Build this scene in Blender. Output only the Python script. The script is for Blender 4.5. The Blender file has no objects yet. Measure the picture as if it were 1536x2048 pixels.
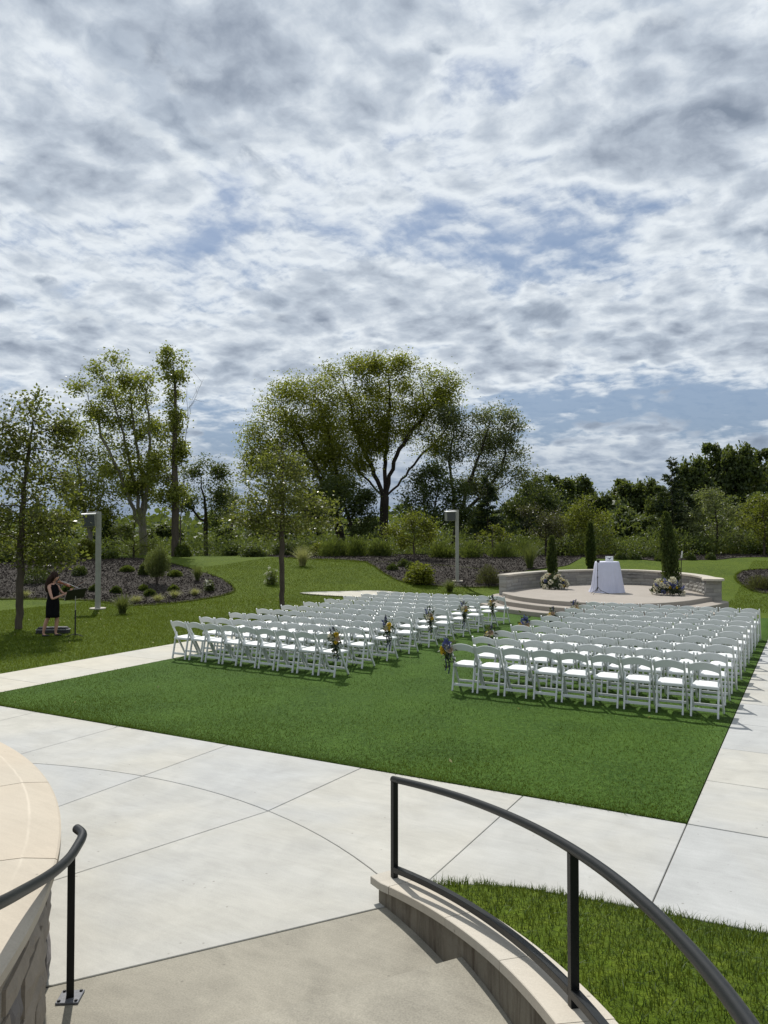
import bpy, bmesh, math, random
import numpy as np
from mathutils import Vector, Matrix, Euler, noise as mnoise
from mathutils.geometry import delaunay_2d_cdt
R = math.radians
sc = bpy.context.scene
col = sc.collection
random.seed(7)
rng = np.random.default_rng(7)

# ---------------------------------------------------------------- camera
YAW, PITCH, EYE = 0.50741, 0.025801, 2.65
cam_d = bpy.data.cameras.new('camera')
cam_d.sensor_fit = 'VERTICAL'; cam_d.sensor_height = 24.0
cam_d.lens = 24.0 * 1550.0 / 2048.0
cam_d.clip_start = 0.05; cam_d.clip_end = 6000
cam = bpy.data.objects.new('camera', cam_d); col.objects.link(cam)
cam.location = (0, 0, EYE)
cam.rotation_euler = Euler((math.pi / 2 + PITCH, 0, YAW), 'XYZ')
sc.camera = cam

# ---------------------------------------------------------------- light, exposure
SUN_EL = R(52.6); SUN_AZ = R(-46.0)          # azimuth measured from +Y towards +X
sun_d = bpy.data.lights.new('sun', 'SUN'); sun_d.energy = 4.9; sun_d.angle = R(0.6)
sun_d.color = (1.0, 0.965, 0.91)
sun = bpy.data.objects.new('sun', sun_d); col.objects.link(sun)
sdir = Vector((math.sin(SUN_AZ) * math.cos(SUN_EL), math.cos(SUN_AZ) * math.cos(SUN_EL), math.sin(SUN_EL)))
sun.rotation_euler = sdir.to_track_quat('Z', 'Y').to_euler()
sun.location = sdir * 80
sc.view_settings.view_transform = 'Standard'; sc.view_settings.look = 'None'
sc.view_settings.exposure = 0.0; sc.view_settings.gamma = 1.0
sc.view_settings.use_curve_mapping = False
sc.render.engine = 'CYCLES'
sc.cycles.max_bounces = 6; sc.cycles.transparent_max_bounces = 6

# ---------------------------------------------------------------- node helper
class NT:
    def __init__(s, nt): s.nt = nt; s.n = nt.nodes; s.l = nt.links
    def new(s, t, **kw):
        n = s.n.new(t)
        for k, v in kw.items(): setattr(n, k, v)
        return n
    def put(s, sock, v):
        if isinstance(v, bpy.types.NodeSocket): s.l.new(v, sock)
        elif v is not None: sock.default_value = v
    def math(s, op, a, b=None, c=None, clamp=False):
        n = s.new('ShaderNodeMath', operation=op, use_clamp=clamp)
        s.put(n.inputs[0], a); s.put(n.inputs[1], b); s.put(n.inputs[2], c)
        return n.outputs[0]
    def vmath(s, op, a, b=None, scale=None):
        n = s.new('ShaderNodeVectorMath', operation=op)
        s.put(n.inputs[0], a); s.put(n.inputs[1], b)
        if scale is not None: s.put(n.inputs['Scale'], scale)
        return n.outputs['Value'] if op in ('LENGTH', 'DOT_PRODUCT', 'DISTANCE') else n.outputs[0]
    def noise(s, vec, scale, detail=4, rough=.55, dist=0.0, color=False, lac=2.0):
        n = s.new('ShaderNodeTexNoise'); s.put(n.inputs['Vector'], vec)
        n.inputs['Scale'].default_value = scale; n.inputs['Detail'].default_value = detail
        n.inputs['Roughness'].default_value = rough; n.inputs['Distortion'].default_value = dist
        n.inputs['Lacunarity'].default_value = lac
        return n.outputs['Color' if color else 'Fac']
    def noise2(s, vec, scale, detail=4, rough=.55, dist=0.0, color=False):
        n = s.new('ShaderNodeTexNoise', noise_dimensions='2D'); s.put(n.inputs['Vector'], vec)
        n.inputs['Scale'].default_value = scale; n.inputs['Detail'].default_value = detail
        n.inputs['Roughness'].default_value = rough; n.inputs['Distortion'].default_value = dist
        return n.outputs['Color' if color else 'Fac']
    def ramp(s, f, stops, interp='LINEAR'):
        n = s.new('ShaderNodeValToRGB'); s.put(n.inputs[0], f); cr = n.color_ramp; cr.interpolation = interp
        while len(cr.elements) < len(stops): cr.elements.new(1.0)
        for e, (p, c) in zip(cr.elements, stops):
            e.position = p; e.color = (c, c, c, 1) if isinstance(c, (int, float)) else (*c, 1)
        return n.outputs[0]
    def mix(s, f, a, b, mode='MIX'):
        n = s.new('ShaderNodeMix', data_type='RGBA', blend_type=mode)
        s.put(n.inputs[0], f)
        for i, v in ((6, a), (7, b)):
            s.put(n.inputs[i], (*v, 1) if isinstance(v, tuple) and len(v) == 3 else v)
        return n.outputs[2]
    def maprange(s, v, a, b, c=0.0, d=1.0, smooth=False):
        n = s.new('ShaderNodeMapRange'); n.interpolation_type = 'SMOOTHSTEP' if smooth else 'LINEAR'
        s.put(n.inputs[0], v)
        for i, x in enumerate((a, b, c, d)): n.inputs[i + 1].default_value = x
        return n.outputs[0]

# ---------------------------------------------------------------- sky
SKYK = 0.1
world = bpy.data.worlds.new('World'); sc.world = world; world.use_nodes = True
w = NT(world.node_tree); w.n.clear()
def build_sky():
    out = w.new('ShaderNodeOutputWorld'); bg = w.new('ShaderNodeBackground')
    bg.inputs['Strength'].default_value = SKYK
    w.l.new(bg.outputs[0], out.inputs[0])
    sky = w.new('ShaderNodeTexSky', sky_type='NISHITA'); sky.sun_disc = False
    sky.sun_elevation = SUN_EL; sky.sun_rotation = SUN_AZ
    sky.altitude = 300; sky.air_density = 1.0; sky.dust_density = 1.0; sky.ozone_density = 2.0
    tc = w.new('ShaderNodeTexCoord'); D = w.vmath('NORMALIZE', tc.outputs['Generated'])
    sp = w.new('ShaderNodeSeparateXYZ'); w.put(sp.inputs[0], D)
    z = w.math('ABSOLUTE', sp.outputs[2])
    def layer(k, seed):                      # direction projected on a curved layer overhead
        P = w.vmath('SCALE', D, scale=w.math('DIVIDE', 1.0, w.math('ADD', z, k)))
        s = w.new('ShaderNodeSeparateXYZ'); w.put(s.inputs[0], P)
        c = w.new('ShaderNodeCombineXYZ'); w.put(c.inputs[0], s.outputs[0]); w.put(c.inputs[1], s.outputs[1])
        c.inputs[2].default_value = 0.0
        return w.vmath('ADD', c.outputs[0], (seed, seed * 1.7, 0))
    def puff(p, scale, detail, rough):
        n = w.new('ShaderNodeTexVoronoi', feature='SMOOTH_F1', voronoi_dimensions='2D'); w.put(n.inputs['Vector'], p)
        n.inputs['Scale'].default_value = scale; n.inputs['Detail'].default_value = detail
        n.inputs['Roughness'].default_value = rough; n.inputs['Smoothness'].default_value = .35
        n.normalize = True
        return w.math('SUBTRACT', 1.0, n.outputs['Distance'])
    def field(px, py, rad, sy=2.1):
        x = (px - 768) / 1550.; y = -(py - 1024) / 1550.
        f = math.cos(PITCH) - y * math.sin(PITCH); u = math.sin(PITCH) + y * math.cos(PITCH)
        v = Vector((x * math.cos(YAW) - f * math.sin(YAW), x * math.sin(YAW) + f * math.cos(YAW), u)).normalized()
        dist = w.vmath('MULTIPLY', w.vmath('SUBTRACT', D, tuple(v)), (1, 1, sy))
        return w.maprange(w.vmath('LENGTH', dist), rad, 0.0, 0.0, 1.0, True)
    def blobs(lst):
        s = None
        for (px, py, rad, amt) in lst:
            g = w.math('MULTIPLY', field(px, py, rad), amt)
            s = g if s is None else w.math('ADD', s, g)
        return s
    # ---- high, closed, mottled deck
    P = layer(0.20, 3.7)
    warp = w.vmath('SUBTRACT', w.noise2(P, 2.2, 5, .6, color=True), (0.5, 0.5, 0.5))
    W = w.vmath('SCALE', warp, scale=0.13)
    def densA(p):
        q = w.vmath('ADD', p, W)
        return w.math('ADD', w.math('MULTIPLY', w.noise2(q, 1.9, 3, .5), 0.46),
               w.math('ADD', w.math('MULTIPLY', w.noise2(q, 11.0, 5, .58), 0.27), w.math('MULTIPLY', puff(q, 8.5, 1.0, .5), 0.27)))
    a0 = densA(P); a1 = densA(w.vmath('ADD', P, (sdir.x * 0.028, sdir.y * 0.028, 0.0)))
    cover = w.math('ADD', a0, blobs(HOLES))
    fibre = w.noise2(P, 20.0, 4, .65)
    edge = w.math('ADD', cover, w.math('MULTIPLY', w.math('SUBTRACT', fibre, .5), .10))
    alphaA = w.maprange(edge, 0.36, 0.56, 0.16, 1, True)
    thick = w.maprange(cover, 0.52, 0.74)
    tone = w.math('ADD', w.math('SUBTRACT', 0.98, w.math('MULTIPLY', thick, 0.80)),
           w.math('ADD', w.math('MULTIPLY', w.math('SUBTRACT', a0, a1), 4.0), w.math('MULTIPLY', w.math('SUBTRACT', fibre, .5), .16)), clamp=True)
    STOPS = [(0.0, (.23, .28, .36)), (.30, (.345, .40, .485)), (.62, (.52, .585, .67)), (1.0, (.80, .855, .905))]
    cA = w.ramp(tone, STOPS)
    # ---- lower cumulus with flat grey bases and bright tops, seen more from the side
    Q = layer(0.30, 9.2)
    wq = w.vmath('SCALE', w.vmath('SUBTRACT', w.noise2(Q, 4.0, 4, .55, color=True), (0.5, 0.5, 0.5)), scale=0.10)
    def densB(p):
        q = w.vmath('ADD', p, wq)
        return w.math('ADD', w.math('MULTIPLY', w.noise2(q, 1.7, 3, .5), 0.62),
               w.math('ADD', w.math('MULTIPLY', puff(q, 5.5, 2.0, .6), 0.30), w.math('MULTIPLY', w.noise2(q, 12, 6, .6), 0.14)))
    b0 = densB(Q)
    hd = Vector((sdir.x, sdir.y, 0)).normalized()
    b1 = densB(w.vmath('ADD', Q, (-hd.x * 0.055, -hd.y * 0.055, 0.0)))
    cb = w.math('ADD', b0, blobs(CUMULI))
    alphaB = w.maprange(cb, 0.635, 0.69, 0, 1, True)
    tb = w.math('ADD', w.math('SUBTRACT', 0.78, w.maprange(cb, .68, .84, 0, .55)), w.math('MULTIPLY', w.math('SUBTRACT', b1, b0), 4.0), clamp=True)
    cB = w.ramp(tb, [(0.0, (.22, .27, .35)), (.35, (.325, .385, .475)), (.7, (.53, .60, .69)), (1.0, (.86, .91, .94))])
    skc = w.mix(w.maprange(z, 0.0, 0.5, 0.8, 0.35), sky.outputs[0], (1.15, 2.0, 3.5))
    c = w.mix(alphaA, skc, w.vmath('SCALE', cA, scale=1.0 / SKYK))
    c = w.mix(w.math('MULTIPLY', alphaB, .92), c, w.vmath('SCALE', cB, scale=1.0 / SKYK))
    # thick air near the horizon
    low = w.maprange(z, 0.0, 0.17, 0.80, 0.0, True)
    c = w.mix(low, c, (2.0, 2.75, 3.9))
    w.put(bg.inputs[0], c)
HOLES = [(900, 470, .13, -.05), (1050, 455, .18, -.12), (1210, 430, .14, -.11), (1050, 830, .14, -.14), (1250, 805, .16, -.20), (1480, 800, .16, -.19), (420, 880, .12, -.10), (80, 480, .14, -.06), (1360, 410, .09, -.08), (480, 900, .14, -.05), (830, 700, .07, -.05), (180, 500, .10, -.05), (420, 340, .08, -.03),
         (150, 110, .26, .07), (60, 385, .10, .10), (1420, 120, .25, .05), (1380, 280, .12, .05), (350, 330, .10, .03), (1460, 620, .16, .07), (1250, 650, .12, .05), (640, 560, .15, .05), (900, 610, .12, .05), (150, 640, .14, .05), (1150, 900, .10, .05)]
CUMULI = [(230, 640, .11, .12), (1310, 700, .09, .13), (1200, 680, .07, .08), (330, 560, .09, .09), (60, 385, .08, .13), (950, 785, .045, .16), (540, 600, .07, .09), (1090, 640, .07, .08), (1270, 910, .06, .10), (1090, 915, .05, .10), (690, 600, .06, .08), (450, 740, .05, .08), (1050, 455, .22, -.2), (1130, 820, .1, -.1)]
build_sky()
world.cycles.sampling_method = 'MANUAL'; world.cycles.sample_map_resolution = 512

# ================================================================ helpers: materials
def newmat(name):
    m = bpy.data.materials.new(name); m.use_nodes = True
    t = NT(m.node_tree); b = t.n['Principled BSDF']
    return m, t, b
def mat_plain(name, c, rough=.5, var=.12, scale=6.0, bump=0.0, bscale=60.0, metal=0.0, spec=.5):
    m, t, b = newmat(name)
    tc = t.new('ShaderNodeTexCoord').outputs['Object']
    n = t.noise(tc, scale, 5, .6)
    lo = tuple(x * (1 - var) for x in c); hi = tuple(min(1, x * (1 + var)) for x in c)
    t.put(b.inputs['Base Color'], t.ramp(n, [(.3, lo), (.7, hi)]))
    b.inputs['Roughness'].default_value = rough; b.inputs['Metallic'].default_value = metal
    b.inputs['Specular IOR Level'].default_value = spec
    if bump:
        bn = t.new('ShaderNodeBump'); bn.inputs['Strength'].default_value = bump; bn.inputs['Distance'].default_value = .01
        t.put(bn.inputs['Height'], t.noise(tc, bscale, 4, .6)); t.put(b.inputs['Normal'], bn.outputs[0])
    return m
def world_xy(t):
    g = t.new('ShaderNodeNewGeometry'); return g.outputs['Position']
def mat_concrete(name, c, warm, grain=.05, stain=.35, bump=.25, blotch=1.0):
    m, t, b = newmat(name)
    P = world_xy(t)
    big = t.noise(P, .45, 4, .55, .4); mid = t.noise(P, 2.2, 6, .62, .8)
    # broom finish: fine streaks across the slab
    st = t.noise(t.vmath('MULTIPLY', P, (3.0, 26.0, 3.0)), 1.0, 5, .65)
    oi = t.new('ShaderNodeObjectInfo').outputs['Random']
    base = t.mix(t.maprange(t.math('ADD', big, t.math('MULTIPLY', t.math('SUBTRACT', oi, .5), .30)), .36, .64), c, warm)
    v = t.math('ADD', t.math('ADD', t.math('MULTIPLY', t.math('SUBTRACT', mid, .5), .34 * blotch), t.math('MULTIPLY', t.math('SUBTRACT', t.noise(t.vmath('MULTIPLY', P, (1, 3.2, 1)), 1.1, 7, .68, 1.0), .5), .22 * blotch)), t.math('MULTIPLY', t.math('SUBTRACT', st, .5), .20))
    fine = t.noise(P, 95, 3, .7)
    v = t.math('ADD', v, t.math('MULTIPLY', t.math('SUBTRACT', fine, .5), grain * 5))
    v = t.math('ADD', v, 1.0)
    colr = t.vmath('SCALE', base, scale=v)
    # stains and small dark pits
    sp = t.noise(P, .9, 7, .7, 1.5)
    sm = t.maprange(sp, .62, .80, 0, stain)
    colr = t.mix(sm, colr, tuple(x * .55 for x in c))
    vo = t.new('ShaderNodeTexVoronoi'); t.put(vo.inputs['Vector'], P); vo.inputs['Scale'].default_value = 7.0
    pit = t.math('MULTIPLY', t.maprange(vo.outputs['Distance'], .085, .04), t.maprange(t.noise(P, 1.7, 2), .46, .56))
    colr = t.mix(t.math('MULTIPLY', pit, .55), colr, (.12, .11, .09))
    t.put(b.inputs['Base Color'], colr); b.inputs['Roughness'].default_value = .88
    b.inputs['Specular IOR Level'].default_value = .25
    bn = t.new('ShaderNodeBump'); bn.inputs['Strength'].default_value = bump; bn.inputs['Distance'].default_value = .004
    t.put(bn.inputs['Height'], t.math('ADD', t.math('MULTIPLY', st, .6), fine)); t.put(b.inputs['Normal'], bn.outputs[0])
    return m
def mat_leaf(name, c1, c2, c3=None, trans=.35, rough=.45, spec=.4):
    m, t, b = newmat(name); t.n.remove(b)
    at = t.new('ShaderNodeAttribute', attribute_name='tint'); f = at.outputs['Fac']
    stops = [(0.0, c1), (.75, c2)] + ([(1.0, c3)] if c3 else [])
    colr = t.ramp(f, stops)
    bs = t.new('ShaderNodeBsdfPrincipled'); t.put(bs.inputs['Base Color'], colr)
    bs.inputs['Roughness'].default_value = rough; bs.inputs['Specular IOR Level'].default_value = spec
    tr = t.new('ShaderNodeBsdfTranslucent')
    t.put(tr.inputs['Color'], t.mix(.35, colr, (.30, .36, .04)))
    mx = t.new('ShaderNodeMixShader'); mx.inputs[0].default_value = trans
    t.l.new(bs.outputs[0], mx.inputs[1]); t.l.new(tr.outputs[0], mx.inputs[2])
    t.l.new(mx.outputs[0], t.n['Material Output'].inputs[0])
    return m
def mat_bark(name, c, scale=9):
    m, t, b = newmat(name)
    P = t.new('ShaderNodeTexCoord').outputs['Object']
    n = t.noise(t.vmath('MULTIPLY', P, (1, 1, .22)), scale, 6, .65)
    t.put(b.inputs['Base Color'], t.ramp(n, [(.3, tuple(x * .45 for x in c)), (.7, c)]))
    b.inputs['Roughness'].default_value = .95; b.inputs['Specular IOR Level'].default_value = .2
    bn = t.new('ShaderNodeBump'); bn.inputs['Strength'].default_value = .8; bn.inputs['Distance'].default_value = .02
    t.put(bn.inputs['Height'], n); t.put(b.inputs['Normal'], bn.outputs[0])
    return m

M = {}
M['concrete'] = mat_concrete('plaza_concrete', (.352, .356, .348), (.385, .374, .335), blotch=1.3, grain=.07)
M['path_conc'] = mat_concrete('path_concrete', (.40, .39, .35), (.43, .405, .34), blotch=.9)
M['tread'] = mat_concrete('tread_concrete', (.255, .238, .194), (.212, .194, .152), grain=.18, stain=.45, blotch=2.2)
M['stage'] = mat_concrete('stage_concrete', (.30, .27, .235), (.28, .25, .215), grain=.06, stain=.2, blotch=.8)
M['riser'] = mat_concrete('riser_concrete', (.20, .175, .145), (.18, .155, .125), grain=.08, stain=.5)
M['stain'] = mat_concrete('stained_wall_concrete', (.165, .15, .12), (.09, .07, .052), grain=.10, stain=.8, blotch=2.4)
M['joint'] = mat_plain('joint_grit', (.07, .065, .055), .95, .3, 20)
M['capstone'] = mat_concrete('cut_limestone', (.40, .375, .325), (.43, .39, .325), grain=.07, stain=.10, bump=.15, blotch=.45)
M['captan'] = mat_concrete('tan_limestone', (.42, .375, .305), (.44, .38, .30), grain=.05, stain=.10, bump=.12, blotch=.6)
M['metal'] = mat_plain('powder_coated_steel', (.006, .007, .0075), .42, .15, 40, .10, 500, 0, .25)
M['plate'] = mat_plain('weathered_steel_plate', (.12, .125, .14), .6, .25, 60, .3, 300)
M['chair'] = mat_plain('white_resin', (.58, .60, .60), .42, .035, 3)
M['pad'] = mat_plain('white_vinyl_pad', (.72, .73, .72), .38, .03, 8, .2, 30)
M['cloth'] = mat_plain('white_satin_cloth', (.52, .53, .64), .55, .03, 5, .2, 40)
M['black'] = mat_plain('matt_black', (.008, .008, .009), .6, .2, 20)
M['dress'] = mat_plain('black_dress_cloth', (.004, .004, .005), .95, .3, 20, .3, 80, 0, .15)
M['skin'] = mat_plain('skin', (.43, .24, .17), .5, .08, 9)
M['hair'] = mat_plain('dark_brown_hair', (.022, .010, .006), .7, .4, 60, .6, 120, 0, .2)
M['violin'] = mat_plain('varnished_maple', (.16, .045, .018), .25, .3, 20)
M['postm'] = mat_plain('pale_painted_post', (.27, .27, .235), .6, .10, 5, .2, 60)
M['grille'] = mat_plain('dark_speaker_grille', (.055, .06, .062), .7, .2, 60, .4, 300)
M['paper'] = mat_plain('white_paper', (.75, .75, .74), .7, .03, 5)
M['ribbon'] = mat_plain('navy_satin_ribbon', (.008, .016, .075), .5, .3, 20)
M['yellow'] = mat_plain('yellow_petals', (.75, .58, .06), .6, .2, 30)
M['cream'] = mat_plain('cream_petals', (.72, .68, .52), .6, .12, 30)
M['blush'] = mat_plain('blush_petals', (.66, .52, .38), .6, .15, 30)
M['lilac'] = mat_plain('blue_violet_petals', (.10, .115, .30), .6, .3, 30)
M['deepblue'] = mat_plain('dark_blue_delphinium', (.016, .020, .07), .6, .3, 30)
M['carpaint'] = mat_plain('silver_car_paint', (.40, .42, .44), .3, .05, 2, metal=.4)
M['glass'] = mat_plain('dark_car_glass', (.02, .025, .03), .1, .1, 3)
M['rubber'] = mat_plain('black_rubber', (.02, .02, .02), .8, .2, 20)
def mat_stone(name, a, b_, c):
    m, t, b = newmat(name)
    P = t.new('ShaderNodeTexCoord').outputs['Object']
    oi = t.new('ShaderNodeObjectInfo').outputs['Random']
    base = t.ramp(oi, [(0, a), (.5, b_), (1, c)])
    G = world_xy(t)
    n = t.noise(G, 5, 7, .68, 1.2); n2 = t.noise(G, 34, 5, .7)
    v = t.math('ADD', .62, t.math('ADD', t.math('MULTIPLY', n, .55), t.math('MULTIPLY', n2, .28)))
    t.put(b.inputs['Base Color'], t.vmath('SCALE', base, scale=v)); b.inputs['Roughness'].default_value = .92
    b.inputs['Specular IOR Level'].default_value = .2
    bn = t.new('ShaderNodeBump'); bn.inputs['Strength'].default_value = .7; bn.inputs['Distance'].default_value = .02
    t.put(bn.inputs['Height'], t.math('ADD', n, t.math('MULTIPLY', n2, .4))); t.put(b.inputs['Normal'], bn.outputs[0])
    return m
def cap_highlight():      # painted highlight: thin pale line for the light the weathered cap crease catches
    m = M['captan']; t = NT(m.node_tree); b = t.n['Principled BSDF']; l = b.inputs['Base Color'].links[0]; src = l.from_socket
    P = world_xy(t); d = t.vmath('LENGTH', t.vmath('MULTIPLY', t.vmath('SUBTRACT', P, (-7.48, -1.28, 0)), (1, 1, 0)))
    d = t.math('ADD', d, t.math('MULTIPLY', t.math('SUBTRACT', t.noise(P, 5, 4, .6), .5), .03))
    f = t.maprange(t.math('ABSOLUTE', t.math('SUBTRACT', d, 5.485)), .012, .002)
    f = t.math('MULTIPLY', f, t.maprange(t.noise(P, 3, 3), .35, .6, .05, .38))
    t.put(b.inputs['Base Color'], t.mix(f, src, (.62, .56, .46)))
cap_highlight()
def wall_streaks():   # rust and soil runs down the low wall
    m = M['stain']; t = NT(m.node_tree); b = t.n['Principled BSDF']; src = b.inputs['Base Color'].links[0].from_socket
    P = world_xy(t)
    n = t.noise(t.vmath('MULTIPLY', P, (9, 9, 1.1)), 1.0, 6, .7, .4); n2 = t.noise(P, 3.0, 6, .7)
    c = t.mix(t.maprange(n, .46, .66, 0, .8), src, (.055, .040, .028))
    t.put(b.inputs['Base Color'], t.mix(t.maprange(n2, .55, .72, 0, .55), c, (.20, .185, .155)))
wall_streaks()
M['stone'] = mat_stone('split_limestone', (.26, .245, .215), (.31, .30, .275), (.19, .18, .17))
M['rubble'] = mat_stone('quarry_faced_stone', (.20, .17, .135), (.28, .245, .20), (.15, .14, .135))
M['mortar'] = mat_plain('mortar', (.26, .235, .19), .95, .2, 20, .4, 90)
def mat_ground(name, a, b_, c, s1, s2, bump=.5, bd=.03, streak=None):
    m, t, b = newmat(name)
    P = world_xy(t)
    n1 = t.noise(P, s1, 4, .6, .5); n2 = t.noise(t.vmath('MULTIPLY', P, streak) if streak else P, s2, 6, .75)
    colr = t.mix(t.maprange(n1, .3, .7), a, b_)
    colr = t.mix(t.maprange(n2, .45, .75), colr, c)
    n3 = t.noise(P, s2 * 3.1, 3, .7)
    colr = t.vmath('SCALE', colr, scale=t.maprange(n3, .3, .7, .62, 1.38))
    t.put(b.inputs['Base Color'], colr); b.inputs['Roughness'].default_value = .95; b.inputs['Specular IOR Level'].default_value = .15
    bn = t.new('ShaderNodeBump'); bn.inputs['Strength'].default_value = bump; bn.inputs['Distance'].default_value = bd
    t.put(bn.inputs['Height'], t.math('ADD', n2, n3)); t.put(b.inputs['Normal'], bn.outputs[0])
    return m
M['lawn'] = mat_ground('lawn_grass', (.038, .066, .002), (.066, .101, .004), (.10, .132, .010), .5, 6, .9, .05)
M['turf'] = mat_ground('artificial_turf', (.022, .054, .004), (.041, .086, .008), (.072, .128, .020), .8, 14, .6, .02)
M['mulch'] = mat_ground('bark_mulch', (.038, .032, .027), (.060, .052, .044), (.13, .12, .105), 2.0, 18, 1.0, .04)
M['chip'] = mat_leaf('mulch_chips', (.030, .025, .021), (.078, .066, .056), (.24, .22, .195), 0.0, .9, .1)
M['blade'] = mat_leaf('grass_blades', (.014, .034, .003), (.036, .072, .005), (.09, .13, .018), .30, .5, .25)
M['lawnblade'] = mat_leaf('lawn_blades', (.038, .066, .002), (.074, .110, .005), (.125, .16, .014), .35, .6, .15)
M['turfblade'] = mat_leaf('turf_fibres', (.022, .054, .004), (.054, .106, .010), (.125, .19, .045), .22, .7, .12)
M['oakleaf'] = mat_leaf('oak_leaves', (.055, .066, .012), (.125, .130, .028), (.34, .32, .12), .50, .38, .5)
M['cotton'] = mat_leaf('cottonwood_leaves', (.115, .140, .020), (.24, .25, .045), (.36, .34, .09), .60, .4, .5)
M['bigleaf'] = mat_leaf('broad_crown_leaves', (.12, .138, .014), (.225, .23, .026), (.31, .29, .05), .60, .42, .45)
M['greyleaf'] = mat_leaf('grey_green_leaves', (.066, .082, .032), (.130, .148, .062), (.25, .27, .15), .48, .45, .4)
M['darkleaf'] = mat_leaf('dark_woodland_leaves', (.030, .050, .014), (.068, .094, .025), (.13, .155, .05), .38, .5, .35)
M['conifer'] = mat_leaf('conifer_needles', (.013, .026, .012), (.030, .050, .020), (.06, .08, .036), .18, .6, .2)
M['cypress'] = mat_leaf('arborvitae_sprays', (.020, .036, .010), (.046, .068, .018), (.10, .11, .04), .28, .6, .2)
M['shrub'] = mat_leaf('shrub_leaves', (.038, .062, .011), (.078, .108, .020), (.17, .18, .05), .4, .5, .35)
M['limeshrub'] = mat_leaf('yellow_green_leaves', (.070, .086, .008), (.145, .155, .016), (.26, .24, .045), .5, .5, .3)
M['redshrub'] = mat_leaf('bronze_leaves', (.030, .028, .016), (.060, .055, .028), (.12, .10, .05), .3, .5, .3)
M['boxwood'] = mat_leaf('boxwood_leaves', (.022, .040, .008), (.050, .080, .016), (.10, .14, .04), .28, .5, .3)
M['reed'] = mat_leaf('ornamental_grass_blades', (.055, .075, .022), (.13, .15, .050), (.30, .29, .14), .35, .5, .3)
M['palegrass'] = mat_leaf('variegated_sedge_blades', (.24, .25, .09), (.45, .42, .19), (.62, .56, .30), .35, .5, .3)
M['meadow'] = mat_leaf('tall_meadow_stalks', (.034, .058, .012), (.075, .105, .024), (.16, .18, .06), .4, .5, .3)
M['foliage'] = mat_leaf('bouquet_greenery', (.012, .022, .010), (.035, .050, .022), (.09, .10, .05), .2, .5, .3)
M['straw'] = mat_leaf('dry_leaves', (.25, .22, .09), (.42, .38, .20), (.60, .58, .40), .3, .6, .2)
M['whitebloom'] = mat_leaf('white_blossoms', (.5, .5, .42), (.65, .64, .55), (.7, .7, .6), .3, .6, .2)
M['bark'] = mat_bark('grey_brown_bark', (.105, .085, .065)); M['palebark'] = mat_bark('pale_cottonwood_bark', (.23, .21, .17)); M['darkbark'] = mat_bark('dark_bark', (.045, .036, .028))

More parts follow.
